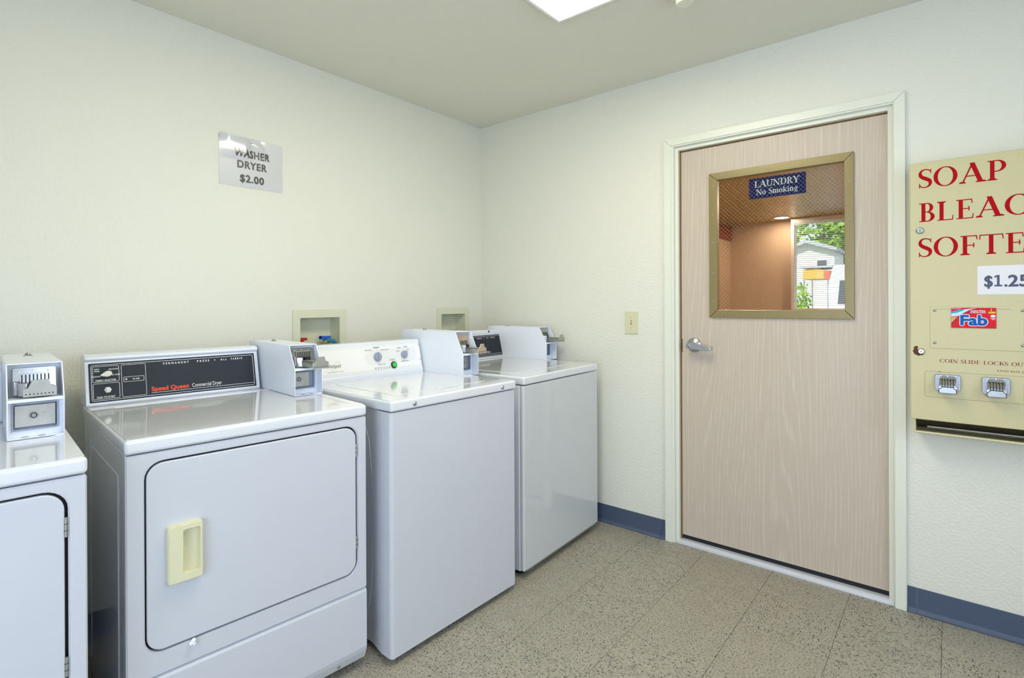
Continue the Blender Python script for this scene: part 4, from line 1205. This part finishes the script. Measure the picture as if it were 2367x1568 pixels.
# detergent packet shown behind the cover, price card
e = tag(empty('detergent_packet', (VX-.003, -2.533, 1.146)), 'red single-load detergent packet front with blue logo, on the vending machine', 'packet')
PM = fmat((0, 0, 0), (0, -1, 0), (0, 0, 1))
b = B().prism([(-.0615, 0), (.0615, .0), (.0610, .073), (.0, .0735), (-.0615, .073)], 'x', -.0020, 0)
b.build('card', mat('packet_red', rgb(214, 10, 28), .4, spec=.2), e)
def pf(name, m, polys, lift): return B().flat(polys, PM @ Matrix.Translation((0, 0, .002)), lift).build(name, m, e, smooth=False)
pf('beach_stripe', mat('pale_sea', rgb(196, 222, 232), .4), [[(-.061, .041), (-.043, .043), (-.010, .066), (.010, .0725), (-.034, .066), (-.061, .052)]], .0003)
pf('sea_stripe', mat('sea_blue', rgb(30, 150, 206), .4), [[(-.061, .052), (-.045, .055), (-.022, .066), (-.040, .066), (-.061, .059)]], .0004)
pf('sand_corner', mat('sand_orange', rgb(222, 156, 60), .4), [[(-.061, .018), (-.044, .040), (-.061, .039)]], .0003)
pf('navy_edge', mat('packet_navy', rgb(50, 30, 90), .4), [_p for _p in _stroke([(-.061, .010), (-.052, .027), (-.038, .043), (-.014, .060), (.016, .0725)], [.002, .0022, .0015, .001, .001])], .0005)
T1 = PM @ Matrix.Translation((0, 0, .002))
B().text('Fab', T1, .000, .0115, .0500, bold=.0046, sx=1.15, space=1.0, lift=.0006, fit=.070).build('logo_outline', 'print_white', e, smooth=False)
B().text('Fab', T1, .000, .0115, .0500, bold=.0022, sx=1.15, space=1.0, lift=.0010, fit=.070).build('logo_lettering', mat('logo_blue', rgb(10, 84, 170), .4, spec=.2), e, smooth=False)
B().text('Dazzling Whites', T1, .013, .0600, .0072, bold=.0002, lift=.0012, fit=.040).text('& Vibrant Colors', T1, .013, .0540, .0072, bold=.0002, lift=.0012, fit=.041).text('Powdered Detergent', T1, -.048, .0690, .0034, bold=.0001, lift=.0006).prism(rrect(.0465, .0595, .0395, .0485, .004, 3), 'z', .0004, .0005, mtx=T1).text('BLEACH', T1, .053, .0345, .0040, bold=.0002, lift=.0006).text('FREE', T1, .054, .0305, .0040, bold=.0002, lift=.0006).build('small_print', 'print_white', e, smooth=False)
one(B(), T1, .0465, .0615, .0082, .0006).text('LOAD', T1, .050, .0535, .0085, bold=.0005, lift=.0006, fit=.0185).build('load_lettering', mat('packet_yellow', rgb(246, 222, 30), .4), e, smooth=False)

e = tag(empty('price_card', (VX-.0002, -2.62, 1.267)), 'white price card taped on the vending machine under the big red words', 'sign')
B().box(-.0006, 0, -.076, .0755, 0, .102, .0002, 1).build('card', 'paper2', e)
PC = PM @ Matrix.Translation((0, 0, .0008))
b = B().text('$', PC, -.058, .028, .056, 'LEFT', .0014, lift=.0004, fit=.0205)
one(b, PC, -.030, .028, .0405)
b.text('.', PC, -.006, .028, .056, 'LEFT', .0010, lift=.0004).text('25', PC, .005, .028, .056, 'LEFT', .0016, lift=.0004, fit=.0500)
b.build('lettering', 'ink2', e, smooth=False)

# sign behind the door glass
e = tag(empty('laundry_sign', (.0585, -1.8405, 1.741)), 'navy laundry and no smoking sign inside the door window', 'sign')
B().prism(rrect(-.123, .123, 0, .098, .003, 3), 'x', -.0012, .0012).build('plate', 'navy', e)
ST = fmat((0, 0, 0), (0, -1, 0), (0, 0, 1)) @ Matrix.Translation((0, 0, .0014))
TN = .07
M['sign_white'] = mat('pale_green_white_print', (.66, .74, .68, 1), .5)
serif_text(B(), 'LAUNDRY', ST, -.098, .0535, .030, fit=.195, track=.03).build('lettering', 'sign_white', e, smooth=False)
serif_text(B(), 'No Smoking', ST, -.090, .0175, .0265, fit=.180, track=.04).build('lettering', 'sign_white', e, smooth=False)
TN = .05

# ================================================================== ceiling light, smoke detector
LX0, LX1, LY0, LY1 = -2.035, -.815, -1.812, -1.205
e = tag(empty('ceiling_light', ((LX0+LX1)/2, (LY0+LY1)/2, H)), 'white rectangular fluorescent ceiling light with a lit flush lens', 'light')
sh = (-(LX0+LX1)/2, -(LY0+LY1)/2, -H)
o = [(LX0, LY0), (LX1, LY0), (LX1, LY1), (LX0, LY1)]; w_ = .012
i = [(LX0+w_, LY0+w_), (LX1-w_, LY0+w_), (LX1-w_, LY1-w_), (LX0+w_, LY1-w_)]
B().ring(o, i, 'z', H-.018, H).build('frame', 'lampframe', e, sh, smooth=False)
# shallow pan lens: sides slope in to a flat face
b = B()
f0 = rrect(LX0+.012, LX1-.012, LY0+.012, LY1-.012, .004, 2); f1 = rrect(LX0+.03, LX1-.03, LY0+.03, LY1-.03, .004, 2)
b.prism(f1, 'z', H-.022, H-.0185); b.ring(f0, f1, 'z', H-.016, H-.003)
b.build('diffuser', 'lens', e, sh, smooth=False)

e = tag(empty('smoke_detector', (-.672, -1.690, H)), 'round ivory smoke detector on the ceiling above the door side', 'detector')
B().lathe([(.062, 0), (.062, .008), (.056, .014), (.040, .018), (.036, .020)], (0, 0, 0), '-z', 36).build('base', 'detector', e)
B().lathe([(.024, .020), (.024, .036)], (0, 0, 0), '-z', 24).build('sensor_chamber', 'black', e)
B().lathe([(.033, .034), (.034, .037), (.033, .045), (.028, .050), (0, .051)], (0, 0, 0), '-z', 32).build('cap', 'detector', e)
rb = B()
for k in range(8):
    rb.box(.023, .034, -.003, .003, -.036, -.018, mtx=Matrix.Rotation(R(45*k+10), 4, 'Z'))
rb.build('ribs', 'detector', e, smooth=False)

# ================================================================== hall beyond: window, blind, lamp, red panel
e = tag(empty('window_1', (5.43, -1.11, 1.14)), kind='structure')
sh = (-5.43, 1.11, -1.14)
B().ring([(-1.455, 1.105), (-.777, 1.105), (-.777, 2.385), (-1.455, 2.385)], [(-1.405, 1.155), (-.815, 1.155), (-.815, 2.335), (-1.405, 2.335)], 'x', 5.412, 5.45).build('casing', 'halltrim', e, sh, smooth=False)
B().ring([(-1.42, 1.14), (-.80, 1.14), (-.80, 2.35), (-1.42, 2.35)], [(-1.398, 1.162), (-.822, 1.162), (-.822, 2.328), (-1.398, 2.328)], 'x', 5.462, 5.485).build('sash', 'halltrim', e, sh, smooth=False)
B().ring([(-1.4195, 1.1405), (-.8005, 1.1405), (-.8005, 2.3495), (-1.4195, 2.3495)], [(-1.405, 1.155), (-.815, 1.155), (-.815, 2.335), (-1.405, 2.335)], 'x', 5.4505, 5.489).build('jamb', 'vanwhite', e, sh, smooth=False)
B().box(5.472, 5.475, -1.39, -.83, 1.17, 2.32).build('pane', 'glass', e, sh, smooth=False)
bl = tag(empty('window_blind', (5.436, -1.11, 2.333)), 'white horizontal blind in the hall window seen through the door glass', 'blind')
B().box(-.02, .02, -.29, .29, -.03, 0).build('head_rail', 'blind', bl, smooth=False)
s0 = None
for k in range(42):
    z = -.045-.0265*k
    if s0 is None:
        s0 = B().prism([(-.011, -.0018), (0, .0012), (.011, -.0018), (.011, -.0012), (0, .0018), (-.011, -.0012)], 'y', -.287, .287, mtx=Matrix.Rotation(R(8), 4, 'Y')).build('slat', 'blind', bl, smooth=False)
        o = s0
    else:
        o = s0.copy(); COL.objects.link(o); o.parent = bl
    o.location = (0, 0, z)

hl = tag(empty('recessed_light', (5.25, -.695, H-.036)), 'small round warm ceiling downlight in the hall beyond the door', 'light')
B().ring([(.11*math.cos(R(a)), .11*math.sin(R(a))) for a in range(0, 360, 12)], [(.085*math.cos(R(a)), .085*math.sin(R(a))) for a in range(0, 360, 12)], 'z', -.008, 0).build('trim_ring', 'halltrim', hl)
B().lathe([(.084, 0), (.084, .006)], (0, 0, 0), '-z', 30).build('lens', 'halllens', hl, smooth=False)
lamp('hall_downlight', 'AREA', (0, 0, -.012), (0, 0, -1), 4.5, (1, .86, .68), .15, .15, parent=hl)
# unseen lamp added near the laundry door to brighten the hall
h2 = tag(empty('recessed_light', (1.5, -1.2, H-.036)), 'added hall fill lamp, out of sight above the door window', 'light')
B().lathe([(.084, 0), (.084, .006)], (0, 0, 0), '-z', 30).build('lens', 'halllens', h2, smooth=False)
lamp('hall_fill_near', 'AREA', (0, 0, -.012), (0, 0, -1), 32, (1, .86, .68), .15, .15, parent=h2)
h3 = tag(empty('recessed_light', (3.4, -2.45, H-.036)), 'added hall fill lamp, out of sight towards the hall right wall', 'light')  # unseen lamp, added to light the hall window wall
B().lathe([(.084, 0), (.084, .006)], (0, 0, 0), '-z', 30).build('lens', 'halllens', h3, smooth=False)
lamp('hall_fill_side', 'AREA', (0, 0, -.012), (0, 0, -1), 40, (1, .86, .68), .15, .15, parent=h3)
e = tag(empty('wall_panel', (5.285, .078, 2.165)), 'dark red panel high on the hall side wall behind the wired glass', 'panel')
B().box(-.29, .29, -.02, 0, 0, .215, .004).build('face', 'darkred', e)

# ================================================================== outdoors seen through the hall window
tag(B().box(5.6, 60, -30, 25, -.35, -.25).build('ground', 'asphalt', smooth=False), kind='structure')
tag(B().box(18, 26, -14, 8, -.25, -.15).build('lawn', 'grass', smooth=False), kind='structure')
def tree(x, y, h, r, label):
    e = tag(empty('tree', (x, y, -.25)), label, 'tree', 'trees behind the hall window')
    B().tube([(0, 0, 0), (.05, .03, h*.3), (0, 0, h*.6)], [.25, .18, .10], 10).build('trunk', 'bark', e)
    b = B(); bm = b.bm
    rnd = random.Random(int(x*10))
    for k in range(3600):
        a, c = rnd.uniform(0, 6.283), rnd.uniform(-1, 1)
        q = rnd.uniform(.55, 1)**.5*r
        s_ = math.sqrt(1-c*c)
        lump = 1+.25*math.sin(3*a+2*c)
        p = Vector((q*s_*math.cos(a)*lump, q*s_*math.sin(a)*lump, h*.62+q*c*.8))
        u = Vector((rnd.uniform(-1, 1), rnd.uniform(-1, 1), rnd.uniform(-.6, .6))).normalized()
        v = u.orthogonal().normalized()
        z = rnd.uniform(.16, .36)
        vv = [bm.verts.new(p+u*z), bm.verts.new(p+v*z*.6), bm.verts.new(p-u*z), bm.verts.new(p-v*z*.6)]
        bm.faces.new(vv)
    b.build('foliage', 'leaves', e, smooth=False)
tree(45, 5.2, 12, 4.2, 'leafy green tree behind the pale house, left in the hall window')
tree(36, .9, 9.5, 2.4, 'leafy green tree on the right in the hall window')
# pale house with gabled roof
e = tag(empty('house', (30, 3.6, -.25)), 'pale house with low grey gabled roof seen far through the hall window', 'house')
B().prism([(-1.3, 0), (1.9, 0), (1.9, 4.05), (0, 4.75), (-1.3, 4.3)], 'x', 0, 3).build('walls', 'siding', e, smooth=False)
B().prism([(-1.45, 4.22), (0, 4.72), (2.1, 3.98), (2.1, 4.14), (0, 4.90), (-1.45, 4.40)], 'x', -.3, 3.2).build('roof', 'roofing', e, smooth=False)
B().ring([(-1.0, 3.0), (-.45, 3.0), (-.45, 3.8), (-1.0, 3.8)], [(-.95, 3.05), (-.50, 3.05), (-.50, 3.75), (-.95, 3.75)], 'x', -.05, 0).build('window', 'halltrim', e, smooth=False)
B().box(-.03, -.01, -.95, -.50, 3.05, 3.75).build('pane', 'carglass', e, smooth=False)
# awning stand
e = tag(empty('awning', (19.0, 1.28, -.25)), 'yellow and orange canvas awning on posts in front of the pale house', 'awning')
B().prism([(-.42, 2.34), (-.40, 2.62), (0, 2.72), (.40, 2.66), (.42, 2.34)], 'x', 0, 1.6).build('canopy', 'awning', e, smooth=False)
B().box(-.02, 1.62, -.45, -.26, 2.32, 2.62).build('end_valance', 'awnred', e, smooth=False)
B().box(-.06, 1.66, -.52, .50, 2.74, 2.80).build('top_rail', 'roofing', e, smooth=False)
for px in (0.05, 1.55):
    for py in (-.38, .38):
        B().tube([(px, py, 0), (px, py, 2.33)], .025, 8).build('post', 'steel', e)
# white van parked broadside
e = tag(empty('van', (13.0, -2.25, -.25)), 'white parked van in the lower right of the hall window', 'van')
B().prism([(-2.2, .35), (2.2, .35), (2.22, 1.9), (2.1, 2.45), (-1.2, 2.45), (-1.75, 1.5), (-2.2, 1.3)], 'x', 0, 1.8, .06, 3).build('body', 'vanwhite', e)
B().prism([(1.35, 1.45), (2.0, 1.45), (1.95, 2.05), (1.35, 2.05)], 'x', -.012, .01).build('side_window', 'carglass', e, smooth=False)
for px in (-1.5, 1.5):
    for py in (0.02, 1.78):
        B().lathe([(.34, -.1), (.36, -.06), (.36, .06), (.34, .1)], (py, px, .36), '-x', 20).build('wheel', 'tyre', e)
# hedge along the lawn
b = B(); rnd = random.Random(5)
for k in range(2600):
    p = Vector((rnd.uniform(-.4, .4), rnd.uniform(-1.3, 1.3), rnd.uniform(.1, 1.85)+.12*math.sin(k)))
    u = Vector((rnd.uniform(-1, 1), rnd.uniform(-1, 1), rnd.uniform(-1, 1))).normalized(); v = u.orthogonal().normalized(); z = rnd.uniform(.05, .11)
    b.bm.faces.new([b.bm.verts.new(p+u*z), b.bm.verts.new(p+v*z*.6), b.bm.verts.new(p-u*z), b.bm.verts.new(p-v*z*.6)])
o = b.build('hedge', 'leaves', smooth=False); o.location = (12.5, 1.6, -.25)
tag(o, 'low green hedge at the bottom of the hall window view', 'hedge')
